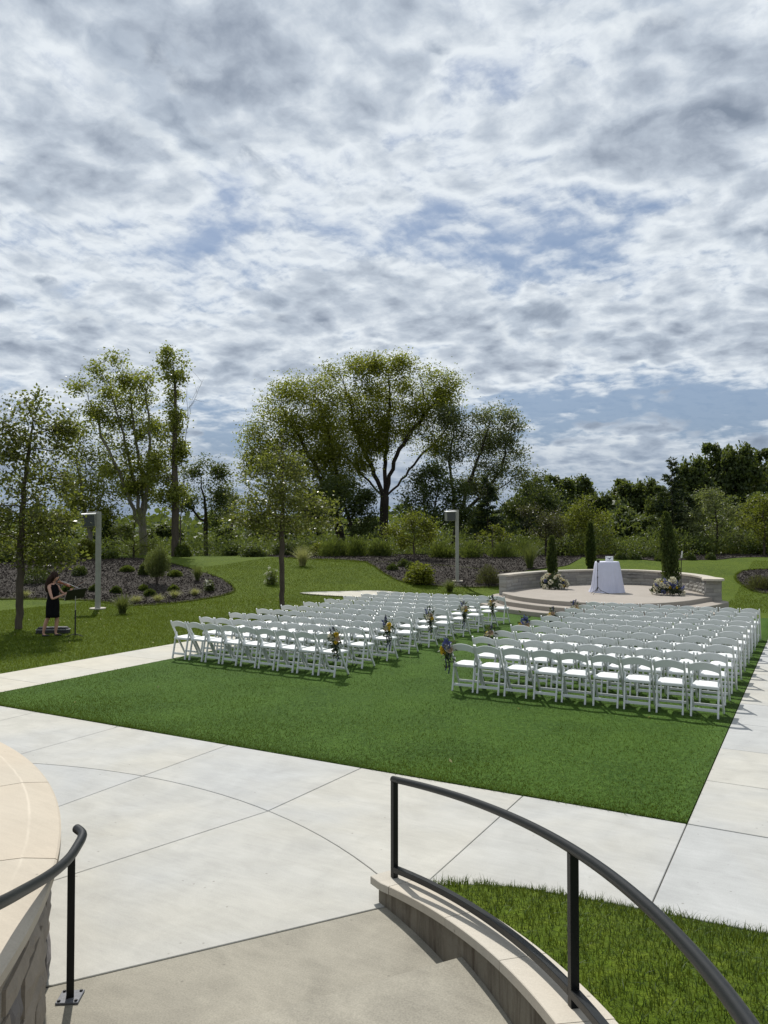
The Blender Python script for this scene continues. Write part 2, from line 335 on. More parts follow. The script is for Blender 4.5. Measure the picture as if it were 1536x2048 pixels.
# ================================================================ helpers: objects
def prop(o, label=None, cat=None, group=None, kind=None):
    if label: o['label'] = label
    if cat: o['category'] = cat
    if group: o['group'] = group
    if kind: o['kind'] = kind
    return o
def link(name, me, parent=None, loc=(0, 0, 0), rz=0.0):
    o = bpy.data.objects.new(name, me); col.objects.link(o)
    o.location = loc; o.rotation_euler = (0, 0, rz)
    if parent: o.parent = parent
    return o
def thing(name, label, cat, loc=(0, 0, 0), rz=0.0, group=None):
    o = link(name, None, None, loc, rz); o.empty_display_size = .1
    return prop(o, label, cat, group)
class MB:
    """collects simple shapes, built as one mesh"""
    def __init__(s): s.v = []; s.f = []; s.mi = []; s.cur = 0
    def add(s, vs, fs):
        o = len(s.v); s.v += [tuple(p) for p in vs]; s.f += [tuple(i + o for i in f) for f in fs]; s.mi += [s.cur] * len(fs)
    def box(s, c, size, rot=None, ch=0.0):
        x, y, z = (k / 2 for k in size)
        if ch <= 0:
            vs = [Vector((a, b, d)) for a in (-x, x) for b in (-y, y) for d in (-z, z)]
            fs = [(0, 1, 3, 2), (4, 6, 7, 5), (0, 4, 5, 1), (2, 3, 7, 6), (0, 2, 6, 4), (1, 5, 7, 3)]
        else:   # top and bottom edges chamfered
            vs = []
            for (k, h) in ((ch, -z), (0, -z + ch), (0, z - ch), (ch, z)):
                vs += [Vector((a * (x - k), b * (y - k), h)) for a, b in ((-1, -1), (1, -1), (1, 1), (-1, 1))]
            fs = [(3, 2, 1, 0), (12, 13, 14, 15)]
            for l in range(3):
                for i in range(4):
                    j = (i + 1) % 4; fs.append((l * 4 + i, l * 4 + j, l * 4 + 4 + j, l * 4 + 4 + i))
        if rot is not None: vs = [rot @ v for v in vs]
        c = Vector(c); s.add([v + c for v in vs], fs)
    def sweep(s, pts, prof, up=(0, 0, 1), scale=None, cap=True, closed=False):
        """sweep a 2-d profile (side, up) along points"""
        pts = [Vector(p) for p in pts]; n = len(pts); k = len(prof); vs = []; pt = up is None; up = Vector(up or (0, 0, 1)); ps = None
        for i, p in enumerate(pts):
            if closed: d = pts[(i + 1) % n] - pts[i - 1]
            else: d = pts[min(i + 1, n - 1)] - pts[max(i - 1, 0)]
            d.normalize()
            if pt and ps is not None: sd = ps - d * ps.dot(d)
            else:
                sd = d.cross(up)
                if sd.length < .2: sd = d.cross(Vector((1, 0, .1)))
            if sd.length < 1e-5: sd = d.cross(Vector((.3, 1, .1)))
            ps = sd.normalized()
            sd.normalize(); u = sd.cross(d); q = scale[i] if scale else 1.0
            vs += [p + sd * a * q + u * b * q for a, b in prof]
        fs = []
        for i in range(n if closed else n - 1):
            i2 = (i + 1) % n
            for j in range(k):
                j2 = (j + 1) % k; fs.append((i * k + j, i * k + j2, i2 * k + j2, i2 * k + j))
        if cap and not closed: fs += [tuple(range(k))[::-1], tuple((n - 1) * k + j for j in range(k))]
        s.add(vs, fs)
    def tube(s, pts, r, n=8, cap=True, closed=False):
        sc_ = r if isinstance(r, (list, tuple)) else [r] * len(pts)
        s.sweep(pts, [(math.cos(2 * math.pi * j / n), math.sin(2 * math.pi * j / n)) for j in range(n)], None, scale=sc_, cap=cap, closed=closed)
    def bar(s, p, q, wd, ht, up=(0, 0, 1), ch=.25):
        a, b = wd / 2, ht / 2; c = min(a, b) * ch
        s.sweep([p, q], [(-a + c, -b), (a - c, -b), (a, -b + c), (a, b - c), (a - c, b), (-a + c, b), (-a, b - c), (-a, -b + c)], up)
    def lathe(s, prof, n=24, c=(0, 0, 0), wob=None):
        vs = []; fs = []; m = len(prof)
        for j in range(n):
            a = 2 * math.pi * j / n
            for i, (r, z) in enumerate(prof):
                q = wob(a, z) if wob else 1.0
                vs.append((c[0] + r * q * math.cos(a), c[1] + r * q * math.sin(a), c[2] + z))
        for j in range(n):
            j2 = (j + 1) % n
            for i in range(m - 1): fs.append((j * m + i, j2 * m + i, j2 * m + i + 1, j * m + i + 1))
        s.add(vs, fs)
    def ball(s, c, r, n=8, m=5, sq=(1, 1, 1)):
        vs = [(c[0], c[1], c[2] - r * sq[2])]; fs = []
        for i in range(1, m):
            t = math.pi * i / m
            for j in range(n):
                a = 2 * math.pi * j / n
                vs.append((c[0] + r * sq[0] * math.sin(t) * math.cos(a), c[1] + r * sq[1] * math.sin(t) * math.sin(a), c[2] - r * sq[2] * math.cos(t)))
        vs.append((c[0], c[1], c[2] + r * sq[2])); L = len(vs) - 1
        for j in range(n):
            j2 = (j + 1) % n; fs.append((0, 1 + j2, 1 + j)); fs.append((L, L - n + j, L - n + j2))
            for i in range(m - 2):
                a = 1 + i * n; fs.append((a + j, a + j2, a + n + j2, a + n + j))
        s.add(vs, fs)
    def mesh(s, name, mats, smooth=False):
        me = bpy.data.meshes.new(name); me.from_pydata(s.v, [], s.f)
        if not isinstance(mats, (list, tuple)): mats = [mats]
        for m in mats: me.materials.append(m)
        if len(mats) > 1: me.polygons.foreach_set('material_index', s.mi)
        if smooth: me.polygons.foreach_set('use_smooth', [True] * len(me.polygons))
        me.update(); return me
    def build(s, name, mats, parent=None, smooth=False, loc=(0, 0, 0), rz=0.0):
        return link(name, s.mesh(name, mats, smooth), parent, loc, rz)
def np_mesh(name, V, F, mat, tint=None, smooth=False):
    """numpy mesh; F is (n, k) of equal-sized faces; tint is one value per face"""
    me = bpy.data.meshes.new(name); n, k = F.shape
    me.vertices.add(len(V)); me.vertices.foreach_set('co', np.ascontiguousarray(V, dtype=np.float32).ravel())
    me.loops.add(n * k); me.loops.foreach_set('vertex_index', np.ascontiguousarray(F, dtype=np.int32).ravel())
    me.polygons.add(n); me.polygons.foreach_set('loop_start', np.arange(0, n * k, k, dtype=np.int32))
    me.polygons.foreach_set('loop_total', np.full(n, k, dtype=np.int32))
    if smooth: me.polygons.foreach_set('use_smooth', np.ones(n, dtype=bool))
    me.materials.append(mat); me.update(calc_edges=True)
    if tint is not None:
        a = me.attributes.new('tint', 'FLOAT', 'FACE'); a.data.foreach_set('value', np.asarray(tint, dtype=np.float32))
    return me
def leaves(P, size, aspect=.62, up=.0, tint=None, axis=None, curl=.25, jitter=.35):
    """one folded four-cornered leaf per point -> V, F(quads), tint"""
    n = len(P)
    if axis is None:
        d = rng.normal(size=(n, 3)); d[:, 2] = d[:, 2] * .7 + up
    else: d = axis + rng.normal(size=(n, 3)) * jitter
    d /= np.linalg.norm(d, axis=1, keepdims=True) + 1e-9
    r = rng.normal(size=(n, 3)); s = np.cross(d, r); s /= np.linalg.norm(s, axis=1, keepdims=True) + 1e-9
    nn = np.cross(s, d)
    L = (size * rng.uniform(.65, 1.3, n))[:, None]; W = L * aspect * .5
    b = P; tip = P + d * L; m = P + d * L * .45
    V = np.stack([b, m + s * W + nn * W * curl, tip, m - s * W + nn * W * curl], 1).reshape(-1, 3)
    F = np.arange(n * 4).reshape(n, 4)
    if tint is None: tint = np.clip(rng.beta(2, 3.2, n) * 1.1, 0, 1)
    return V, F, tint
def cat(parts):
    V = []; F = []; T = []; o = 0
    for v, f, t in parts: V.append(v); F.append(f + o); T.append(t); o += len(v)
    return np.concatenate(V), np.concatenate(F), np.concatenate(T)
def blades(P, h, wd, lean=.35, tint=None, dirs=None, seg=2):
    """tapered bent grass blades as quads strips: returns quads (last one pinched)"""
    n = len(P); a = rng.uniform(0, 2 * np.pi, n)
    if dirs is None: dirs = np.stack([np.cos(a), np.sin(a), np.zeros(n)], 1)
    H = h * rng.uniform(.6, 1.25, n) if np.isscalar(h) else h
    ln = np.abs(rng.normal(0, lean, n)) + .05
    a2 = rng.uniform(0, 2 * np.pi, n); s = np.stack([np.cos(a2), np.sin(a2), np.zeros(n)], 1) * (wd / 2)
    rows = []
    for k in range(seg + 1):
        t = k / seg
        c = P + dirs * (H * ln * t * t)[:, None] + np.array([0, 0, 1.0]) * (H * (t - .35 * ln * t * t))[:, None]
        wk = (1 - t) ** .8 if k < seg else .12
        rows.append(c - s * wk); rows.append(c + s * wk)
    V = np.stack(rows, 1).reshape(-1, 3); m = 2 * (seg + 1); base = np.arange(n)[:, None] * m
    F = np.concatenate([base + np.array([2 * k, 2 * k + 1, 2 * k + 3, 2 * k + 2]) for k in range(seg)], 0)
    if tint is None: tint = np.clip(rng.beta(2, 3, n), 0, 1)
    T = np.tile(tint, seg)
    return V, F, T

# ================================================================ terrain
CY, SY = math.cos(YAW), math.sin(YAW)
def sm(t): t = np.clip(t, 0, 1); return t * t * (3 - 2 * t)
def terrain(x, y):
    x = np.asarray(x, float); y = np.asarray(y, float)
    d = -x * SY + y * CY; r = x * CY + y * SY
    z = 1.22 * sm((d - 29.5) / 14.0)
    z = z - 1.8 * sm((d - 47) / 15.0)
    # planted mound on the left
    z = z + .55 * np.exp(-(((r + 13.5) / 6.5) ** 2 + ((d - 35.5) / 4.0) ** 2))
    # gentle unevenness away from the paved part
    z = z + .05 * sm((d - 22) / 8) * np.sin(x * .7 + 1.3) * np.cos(y * .55)
    z = z + .5 * sm((d - 90) / 200)
    # ground is kept level round the stage
    ds = np.hypot(x + 6.7, y - 28.2)
    return z * sm((ds - 5.6) / 4.0)
def tz(x, y): return float(terrain(x, y))

# ================================================================ ground
def axis_pts(a, b, st, far):
    core = list(np.arange(a, b + 1e-6, st)); g = []; s = st; x = b
    while x < far: s *= 1.25; x += s; g.append(x)
    h = []; s = st; x = a
    while x > -far: s *= 1.25; x -= s; h.append(x)
    return np.array(h[::-1] + core + g)
gx = axis_pts(-75, 20, .5, 2600); gy = axis_pts(-8, 85, .5, 2600)
GX, GY = np.meshgrid(gx, gy, indexing='ij'); GZ = terrain(GX, GY) - .014
V = np.stack([GX, GY, GZ], -1).reshape(-1, 3); ny = len(gy)
ii, jj = np.meshgrid(np.arange(len(gx) - 1), np.arange(ny - 1), indexing='ij')
b0 = (ii * ny + jj).ravel(); F = np.stack([b0, b0 + ny, b0 + ny + 1, b0 + 1], 1)
prop(link('ground', np_mesh('ground', V, F, M['lawn'], smooth=True)), kind='structure')

def in_poly(poly, X, Y):
    X = np.asarray(X, float); Y = np.asarray(Y, float); c = np.zeros(X.shape, bool); n = len(poly)
    for i in range(n):
        x1, y1 = poly[i]; x2, y2 = poly[(i + 1) % n]
        if y1 == y2: continue
        c ^= ((y1 > Y) != (y2 > Y)) & (X < (x2 - x1) * (Y - y1) / (y2 - y1) + x1)
    return c
def smooth_loop(pts, n=6, closed=True):
    P = [np.array(p, float) for p in pts]; m = len(P); out = []
    for i in range(m if closed else m - 1):
        if closed: a, b, c, d = P[i - 1], P[i], P[(i + 1) % m], P[(i + 2) % m]
        else: a, b, c, d = P[max(i - 1, 0)], P[i], P[i + 1], P[min(i + 2, m - 1)]
        for k in range(n):
            t = k / n
            out.append(.5 * ((2 * b) + (c - a) * t + (2 * a - 5 * b + 4 * c - d) * t * t + (3 * b - a - 3 * c + d) * t ** 3))
    if not closed: out.append(P[-1])
    return [tuple(map(float, p)) for p in out]
def area(poly):
    return .5 * sum(poly[i][0] * poly[(i + 1) % len(poly)][1] - poly[(i + 1) % len(poly)][0] * poly[i][1] for i in range(len(poly)))
def drape(name, poly, zf, step, mat, rim=.06, kind='structure', parent=None):
    xs = [p[0] for p in poly]; ys = [p[1] for p in poly]
    g = [(x + random.uniform(-.2, .2) * step, y + random.uniform(-.2, .2) * step) for x in np.arange(min(xs), max(xs), step) for y in np.arange(min(ys), max(ys), step)]
    k = in_poly(poly, [p[0] for p in g], [p[1] for p in g])
    pts = [Vector(p) for p in poly] + [Vector(p) for p, q in zip(g, k) if q]
    n = len(poly); ed = [(i, (i + 1) % n) for i in range(n)]
    r = delaunay_2d_cdt(pts, ed, [], 0, 1e-5); vs, fs = r[0], r[2]
    cx = [sum(vs[i].x for i in f) / len(f) for f in fs]; cy_ = [sum(vs[i].y for i in f) / len(f) for f in fs]
    keep = in_poly(poly, cx, cy_)
    me = bpy.data.meshes.new(name)
    V = [(v.x, v.y, zf(v.x, v.y)) for v in vs]; o = len(V)
    V += [(p[0], p[1], zf(*p) - rim) for p in poly]
    F = [tuple(f) for f, q in zip(fs, keep) if q] + [(i, (i + 1) % n, o + (i + 1) % n, o + i) for i in range(n)]
    me.from_pydata(V, [], F); me.materials.append(mat); me.polygons.foreach_set('use_smooth', [True] * len(F)); me.update()
    ob = link(name, me, parent)
    return prop(ob, kind=kind) if kind else ob

# ---------------------------------------------------------------- paving: slabs separated by real joints
def regions(lines):
    pts = []; ed = []
    for ln in lines:
        for a, b in zip(ln, ln[1:]):
            ed.append((len(pts), len(pts) + 1)); pts += [Vector(a), Vector(b)]
    vs, es, fs, ov, oe, of = delaunay_2d_cdt(pts, ed, [], 0, 1e-4)
    hard = {tuple(sorted(e)) for e, o in zip(es, oe) if o}
    ef = {}
    for i, f in enumerate(fs):
        for a, b in zip(f, f[1:] + f[:1] if isinstance(f, list) else tuple(f[1:]) + (f[0],)): ef.setdefault(tuple(sorted((a, b))), []).append(i)
    seen = [-1] * len(fs); regs = []
    for i in range(len(fs)):
        if seen[i] >= 0: continue
        st = [i]; seen[i] = len(regs); cur = []
        while st:
            k = st.pop(); cur.append(k); f = list(fs[k])
            for a, b in zip(f, f[1:] + f[:1]):
                e = tuple(sorted((a, b)))
                if e in hard: continue
                for q in ef[e]:
                    if seen[q] < 0: seen[q] = seen[i]; st.append(q)
        regs.append(cur)
    out = []
    for cur in regs:
        de = {}
        cs = set(cur)
        for k in cur:
            f = list(fs[k])
            for a, b in zip(f, f[1:] + f[:1]): de[(a, b)] = 1
        bd = {a: b for (a, b) in de if (b, a) not in de}
        if not bd: continue
        s = next(iter(bd)); loop = [s]; k = bd[s]
        while k != s and len(loop) < 5000: loop.append(k); k = bd[k]
        out.append([(vs[i].x, vs[i].y) for i in loop])
    return out
def inset(poly, d):
    if area(poly) < 0: poly = poly[::-1]
    P = [Vector(p) for p in poly]; out = []; n = len(P)
    for i in range(n):
        a = (P[i] - P[i - 1]); b = (P[(i + 1) % n] - P[i])
        if a.length < 1e-5 or b.length < 1e-5: continue
        a.normalize(); b.normalize()
        na = Vector((-a.y, a.x)); nb = Vector((-b.y, b.x)); m = na + nb
        if m.length < 1e-3: m = na
        m.normalize(); k = d / max(.35, m.dot(na)); out.append(tuple(P[i] + m * k))
    return out
def prism(poly, z0, z1, ch=.004):
    """solid with vertical sides and a small worn edge along the top"""
    mb = MB(); q = inset(poly, 1e-6); t = inset(q, ch); n = len(q)
    if len(t) != n: t = q
    vs = [(x, y, z0) for x, y in q] + [(x, y, z1 - ch) for x, y in q] + [(x, y, z1) for x, y in t]
    fs = []
    for i in range(n):
        j = (i + 1) % n
        fs += [(i, j, n + j, n + i), (n + i, n + j, 2 * n + j, 2 * n + i)]
    fs.append(tuple(range(2 * n, 3 * n))); mb.add(vs, fs); return mb
def slabs(name, outline, lines, z, mat, th=.09, gap=.0045, zf=None):
    """a joint bed (structure) carrying one slab object per bay"""
    bed = prism(outline, z - th - .02, z - .009).build(name, M['joint']); prop(bed, kind='structure')
    for r in regions([outline + [outline[0]]] + lines):
        if abs(area(r)) < .02: continue
        c = np.mean(r, 0)
        # a point certainly inside the bay
        q = inset(r, .02)
        if not in_poly(outline, [q[0][0]], [q[0][1]])[0]: continue
        prism(inset(r, gap), z - th, z + random.uniform(-.0008, .0008)).build('slab', mat, bed)
    return bed

JC = (-6.06, .34)                                   # centre of the curved joint
def arc(c, r, a0, a1, n): return [(c[0] + r * math.cos(R(a0 + (a1 - a0) * i / n)), c[1] + r * math.sin(R(a0 + (a1 - a0) * i / n))) for i in range(n + 1)]
GRASS_EDGE = [(-2.60, 5.10), (-2.50, 5.34), (-2.25, 5.50), (-1.92, 5.62), (-1.21, 5.70), (-.72, 5.74), (-.3, 5.77), (1.2, 5.86), (4.0, 5.95)]
E0, E1 = (-2.73, 4.81), (-3.93, 3.08)               # line where the steps meet the plaza
plaza_out = [(-13.35, 7.55), (-13.35, -4.0), (-8.0, -4.0), (-6.4, 1.2), E1, E0, (-2.64, 4.93)] + GRASS_EDGE + [(4.0, 7.55)]
plaza_out = plaza_out[::-1]
jl = [[(x, 7.55), (x, y)] for x, y in ((-10.05, -4.2), (-8.32, -4.2), (-6.42, .8), (-2.60, 5.0), (-1.05, 5.6), (.9, 5.6), (2.6, 5.6))]
jl += [[(-4.49, 7.55), (-4.58, 5.95), (-5.12, 3.9), (-5.95, 1.2)]]
jl += [arc(JC, 5.82, 52, 122, 28)]
jl += [[(-13.4, 4.2), (-8.32, 4.2)], [(-13.4, 1.0), (-8.32, 1.0)]]
slabs('plaza', plaza_out, jl, 0.0, M['concrete'])
# path along the right of the turf
slabs('right_path', [(-1.05, 7.558), (1.9, 7.558), (1.9, 28.4), (-1.05, 28.4)], [[(-1.2, y), (2.0, y)] for y in np.arange(8.965, 28, 1.42)], 0.0, M['concrete'])
slabs('left_path', [(-13.35, 7.558), (-11.80, 7.558), (-11.80, 28.2), (-13.35, 28.2)], [[(-13.5, y), (-11.6, y)] for y in np.arange(8.99, 28, 1.44)], 0.0, M['path_conc'])
back = smooth_loop([(-18.6, 26.3), (-16.2, 26.55), (-13.36, 26.75), (-13.36, 28.2), (-15.8, 28.6), (-17.2, 27.9)], 5)
drape('back_walk', back, lambda x, y: tz(x, y) + .035, .5, M['path_conc'], .08)
# artificial turf: shallow slab of fibres with a low pile
TURF = [(-11.795, 7.556), (-1.056, 7.556), (-1.056, 26.6), (-11.795, 26.6)]
drape('artificial_turf', TURF, lambda x, y: .004 + .004 * math.sin(x * 2.1) * math.sin(y * 1.7), .45, M['turf'], .06)
n = 150000
tx = rng.uniform(-11.79, -1.06, n); ty = 7.56 + (rng.random(n) ** 1.9) * 13.5
near = (np.hypot(tx, ty) < 16) | (rng.random(n) < .5)
tx, ty = tx[near], ty[near]
lowf = np.array([mnoise.noise(Vector((a * .9, b * .9, 0))) for a, b in zip(tx, ty)])
swirl = np.arctan2(np.sin(tx * .8 + lowf * 3), np.cos(ty * .7 + 1.0))
dr = np.stack([np.cos(swirl), np.sin(swirl), np.zeros(len(tx))], 1) + rng.normal(0, .5, (len(tx), 3)) * [1, 1, 0]
V, F, T = blades(np.stack([tx, ty, np.full(len(tx), .002)], 1), .026, .0075, .9, np.clip(rng.beta(2, 3, len(tx)) + lowf * .55, 0, 1), dr, 1)
prop(link('turf_fibres', np_mesh('turf_fibres', V, F, M['turfblade'], T)), kind='stuff')

# ---------------------------------------------------------------- curved low wall and steps on the right
WC = np.array([-5.452, .007]); WRI = 5.552
def wall_z(s): return .166 + .159 * s
TH0 = math.atan2(4.833 - WC[1], -2.733 - WC[0])
def warc(s, r): a = TH0 - s / WRI; return (WC[0] + r * math.cos(a), WC[1] + r * math.sin(a))
RO = WRI + .265
rw = thing('low_curved_wall', 'low curved concrete wall with pale limestone cap between the steps and the small grass patch', 'wall', (*warc(1.5, WRI + .13), 0))
def loc_mesh(mb, root): 
    o = root.location; mb.v = [(a - o.x, b - o.y, c - o.z) for a, b, c in mb.v]; return mb
def arc_solid(arcf, s0, s1, n, r0, r1, zb, zt, ch=.0):
    mb = MB(); m = n + 1; P = []
    for i in range(m):
        s = s0 + (s1 - s0) * i / n; a = arcf(s, r0 + ch); a2 = arcf(s, r0); b = arcf(s, r1 - ch); b2 = arcf(s, r1)
        P += [(*a2, zb(s)), (*a2, zt(s) - ch), (*a, zt(s)), (*b, zt(s)), (*b2, zt(s) - ch), (*b2, zb(s))]
    fs = []
    for i in range(n):
        for k in range(6):
            k2 = (k + 1) % 6; fs.append((i * 6 + k, i * 6 + k2, i * 6 + 6 + k2, i * 6 + 6 + k))
    fs += [tuple(range(6))[::-1], tuple(n * 6 + k for k in range(6))]
    mb.add(P, fs); return mb
loc_mesh(arc_solid(warc, -.06, 5.6, 40, WRI + .028, RO - .03, lambda s: -.35, lambda s: wall_z(s) - .056), rw).build('wall_body', M['stain'] if 'stain' in M else M['riser'], rw)
cj = [-.13, .12, .88, 1.60, 2.32, 3.04, 3.76, 4.48, 5.2, 5.66]
for a, b in zip(cj, cj[1:]):
    loc_mesh(arc_solid(warc, a + .003, b - .003, 8, WRI + random.uniform(-.003, .003), RO + random.uniform(-.003, .003), lambda s: wall_z(max(s, 0)) - .055, lambda s: wall_z(max(s, 0)), .004), rw).build('cap_stone', M['capstone'], rw)
# treads: first landing level with the plaza, then rising towards the viewer
ev = Vector((E0[0] - E1[0], E0[1] - E1[1])).normalized(); nv = Vector((ev.y, -ev.x))
LC = np.array([-7.48, -1.28]); LRW = 5.60
def strip(d0, d1, grow=0.0):
    """area between the two curved walls, d0..d1 metres back from the plaza edge"""
    ptsr = []; ptsl = []
    for i in range(13):
        d = d0 + (d1 - d0) * i / 12; o = Vector(E0) + nv * d
        best = None
        lo, hi = -6.0, 3.0                                    # right: meet the wall face
        for k in range(900):
            t = -2.5 + k * .006; p = o + ev * t
            if math.hypot(p.x - WC[0], p.y - WC[1]) >= WRI + .05: best = p; break
        ptsr.append(tuple(best) if best is not None else tuple(o))
        best = None
        for k in range(900):
            t = .3 - k * .006; p = o + ev * t
            if math.hypot(p.x - LC[0], p.y - LC[1]) <= LRW - .04: best = p; break
        ptsl.append(tuple(best) if best is not None else tuple(o - ev * 3))
    return ptsr + ptsl[::-1]
st = thing('garden_steps', 'broad beige concrete steps between the two curved walls at the bottom of the picture', 'steps', (-2.2, 2.9, 0))
ds = [.009, 1.02, 2.25, 2.65, 3.05, 3.45, 3.85, 5.2]
for k in range(7):
    pl = strip(ds[k], ds[k + 1] + (.05 if k < 6 else 0))
    z1 = .15 * k + (0.0 if k else -.001)
    loc_mesh(prism(pl, -.25, z1, .012 if k else .005), st).build('tread', M['tread'], st)

# grass patch behind the low wall
outer = [warc(s, RO - .03) for s in np.linspace(-.05, 5.5, 26)]
patch = GRASS_EDGE + [(4.0, 0.0), (1.2, -2.0)] + outer[::-1]
GE = np.array(smooth_loop(GRASS_EDGE, 6, False))
OU = np.array([(*warc(s, RO - .03), wall_z(s)) for s in np.linspace(.0, 5.6, 60)])
def patch_z(x, y):
    d1 = np.hypot(GE[:, 0] - x, GE[:, 1] - y).min(); dd = np.hypot(OU[:, 0] - x, OU[:, 1] - y); k = dd.argmin(); d2 = dd[k]
    t = d1 / (d1 + d2 + 1e-6); t = min(1, t * 1.25)
    return -.01 + (OU[k, 2] - .055) * t * (2 - t) * .98
drape('grass_patch', patch, patch_z, .16, M['lawn'], .1)
n = 60000; px_ = rng.uniform(-2.8, 2.4, n); py_ = rng.uniform(.6, 5.95, n)
k = in_poly(patch, px_, py_); px_, py_ = px_[k], py_[k]
k = rng.random(len(px_)) < np.where(px_ < .9, 1, .3); px_, py_ = px_[k], py_[k]
pz = np.array([patch_z(a, b) for a, b in zip(px_, py_)])
cl = np.array([mnoise.noise(Vector((a * 3, b * 3, 1))) for a, b in zip(px_, py_)])
H = np.clip(.052 + .035 * cl + rng.normal(0, .014, len(px_)), .018, .13)
V, F, T = blades(np.stack([px_, py_, pz - .005], 1), H, .0068, .55, np.clip(rng.beta(2, 3.5, len(px_)) + .12 * cl, 0, 1), None, 3)
prop(link('patch_grass', np_mesh('patch_grass', V, F, M['blade'], T)), kind='stuff')

# ---------------------------------------------------------------- curved stone wall on the left
def larc(a, r): return (LC[0] + r * math.cos(R(a)), LC[1] + r * math.sin(R(a)))
lw = thing('curved_stone_wall', 'curved quarry-stone wall with broad tan cap stones at the left of the steps', 'wall', (*larc(50, 5.2), 0))
ZC = .90
loc_mesh(arc_solid(larc, 2, 118, 60, 4.45, LRW - .03, lambda s: -.2, lambda s: ZC - .075), lw).build('mortar_core', M['mortar'], lw)
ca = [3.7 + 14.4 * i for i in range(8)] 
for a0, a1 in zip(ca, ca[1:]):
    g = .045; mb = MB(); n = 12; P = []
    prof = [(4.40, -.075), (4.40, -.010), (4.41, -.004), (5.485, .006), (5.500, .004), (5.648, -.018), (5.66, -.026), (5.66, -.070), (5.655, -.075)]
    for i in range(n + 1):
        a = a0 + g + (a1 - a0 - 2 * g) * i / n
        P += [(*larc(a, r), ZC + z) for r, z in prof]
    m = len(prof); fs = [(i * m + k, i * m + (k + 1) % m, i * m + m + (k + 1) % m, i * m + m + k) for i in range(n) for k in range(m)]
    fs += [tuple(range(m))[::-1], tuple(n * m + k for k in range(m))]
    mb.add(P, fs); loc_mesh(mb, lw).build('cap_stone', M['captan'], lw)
def rough_stone(pf, u0, u1, z0, z1, depth, nu=4, nz=3, amp=.03, proud=.02):
    """pf(u, out) -> xy on the wall face; the face is broken unevenly"""
    mb = MB(); P = []; pr = random.uniform(0, proud)
    for j in range(nz + 1):
        for i in range(nu + 1):
            e = min(i, nu - i, j, nz - j); o = pr + (0 if e == 0 else random.uniform(.3, 1.0) * amp)
            u = u0 + (u1 - u0) * i / nu; z = z0 + (z1 - z0) * j / nz
            if e: u += random.uniform(-.2, .2) * (u1 - u0) / nu; z += random.uniform(-.2, .2) * (z1 - z0) / nz
            P.append((*pf(u, o), z))
    k = len(P)
    P += [(*pf(u0, -depth), z0), (*pf(u1, -depth), z0), (*pf(u1, -depth), z1), (*pf(u0, -depth), z1)]
    fs = [(j * (nu + 1) + i, j * (nu + 1) + i + 1, (j + 1) * (nu + 1) + i + 1, (j + 1) * (nu + 1) + i) for j in range(nz) for i in range(nu)]
    fs += [tuple([k, k + 1] + [i for i in range(nu, -1, -1)]), tuple([k + 3] + [nz * (nu + 1) + i for i in range(nu + 1)] + [k + 2]),
           tuple([k] + [j * (nu + 1) for j in range(nz + 1)] + [k + 3]), tuple([k + 1, k + 2] + [j * (nu + 1) + nu for j in range(nz, -1, -1)])]
    mb.add(P, fs); return mb
z = 0.0
for h in (.19, .14, .20, .13, .165):
    a = 12 + random.uniform(0, 3)
    while a < 104:
        w_ = math.degrees(random.uniform(.24, .58) / LRW)
        if a < 70 or a > 96:
            mb = rough_stone(lambda u, o: larc(u, LRW - .03 + o), a + .05, a + w_ - .05, z + .006 + random.uniform(0, .008), z + h - .006 - random.uniform(0, .008), .02, 5, 3, .030, .02)
            loc_mesh(mb, lw).build('stone', M['rubble'], lw)
        a += w_
    z += h

# ---------------------------------------------------------------- round stage with seat wall
LIP = [(-10.04, 27.07), (-9.60, 26.25), (-9.02, 25.55), (-8.4, 25.05), (-7.57, 24.58), (-6.76, 24.34), (-6.1, 24.26), (-5.26, 24.40), (-4.38, 25.02), (-3.66, 26.33), (-3.25, 27.9),
       (-3.05, 28.9), (-3.75, 30.8), (-4.95, 32.3), (-6.6, 33.4), (-8.2, 33.0), (-9.5, 31.4), (-10.05, 29.2)]
stg = thing('ceremony_stage', 'round raised concrete stage with curved steps in front of the seat wall', 'stage', (-6.7, 28.4, 0))
lip = smooth_loop(LIP, 5)
def offs(poly, d): return inset(poly, -d)
top = prism(lip, .02, .45, .012); loc_mesh(top, stg).build('platform', M['stage'], stg)
def clipfront(poly, f): return [p for p in poly if f(p)]
def tier(d, x_r):
    o = offs(lip, d)
    return o
loc_mesh(prism(smooth_loop([(-10.62, 27.5), (-10.05, 26.3), (-9.35, 25.25), (-8.3, 24.45), (-7.45, 23.98), (-6.7, 23.76), (-5.9, 23.74), (-4.9, 23.95), (-3.85, 24.85), (-3.1, 26.2), (-2.72, 27.6), (-2.62, 28.7), (-3.6, 29.4), (-6.7, 30), (-9.9, 29.0), (-10.5, 28.4)], 5), .015, .30, .012), stg).build('step', M['stage'], stg)
loc_mesh(prism(smooth_loop([(-10.9, 26.9), (-10.4, 25.7), (-9.6, 24.75), (-8.6, 23.98), (-7.6, 23.50), (-6.7, 23.28), (-5.8, 23.26), (-4.7, 23.5), (-3.6, 24.3), (-2.9, 25.3), (-2.6, 26.2), (-3.5, 27.2), (-6.7, 28), (-9.9, 28.0), (-10.6, 27.6)], 5), .01, .15, .012), stg).build('step', M['stage'], stg)
WP = [(-10.15, 27.35), (-10.12, 28.4), (-9.95, 29.6), (-9.45, 31.3), (-8.2, 33.0), (-6.6, 33.6), (-5.0, 32.5), (-3.85, 30.8), (-3.25, 29.3), (-3.03, 28.45)]
wp = np.array(smooth_loop(WP, 24, False)); sl = np.concatenate([[0], np.cumsum(np.hypot(*np.diff(wp, axis=0).T))]); SL = sl[-1]
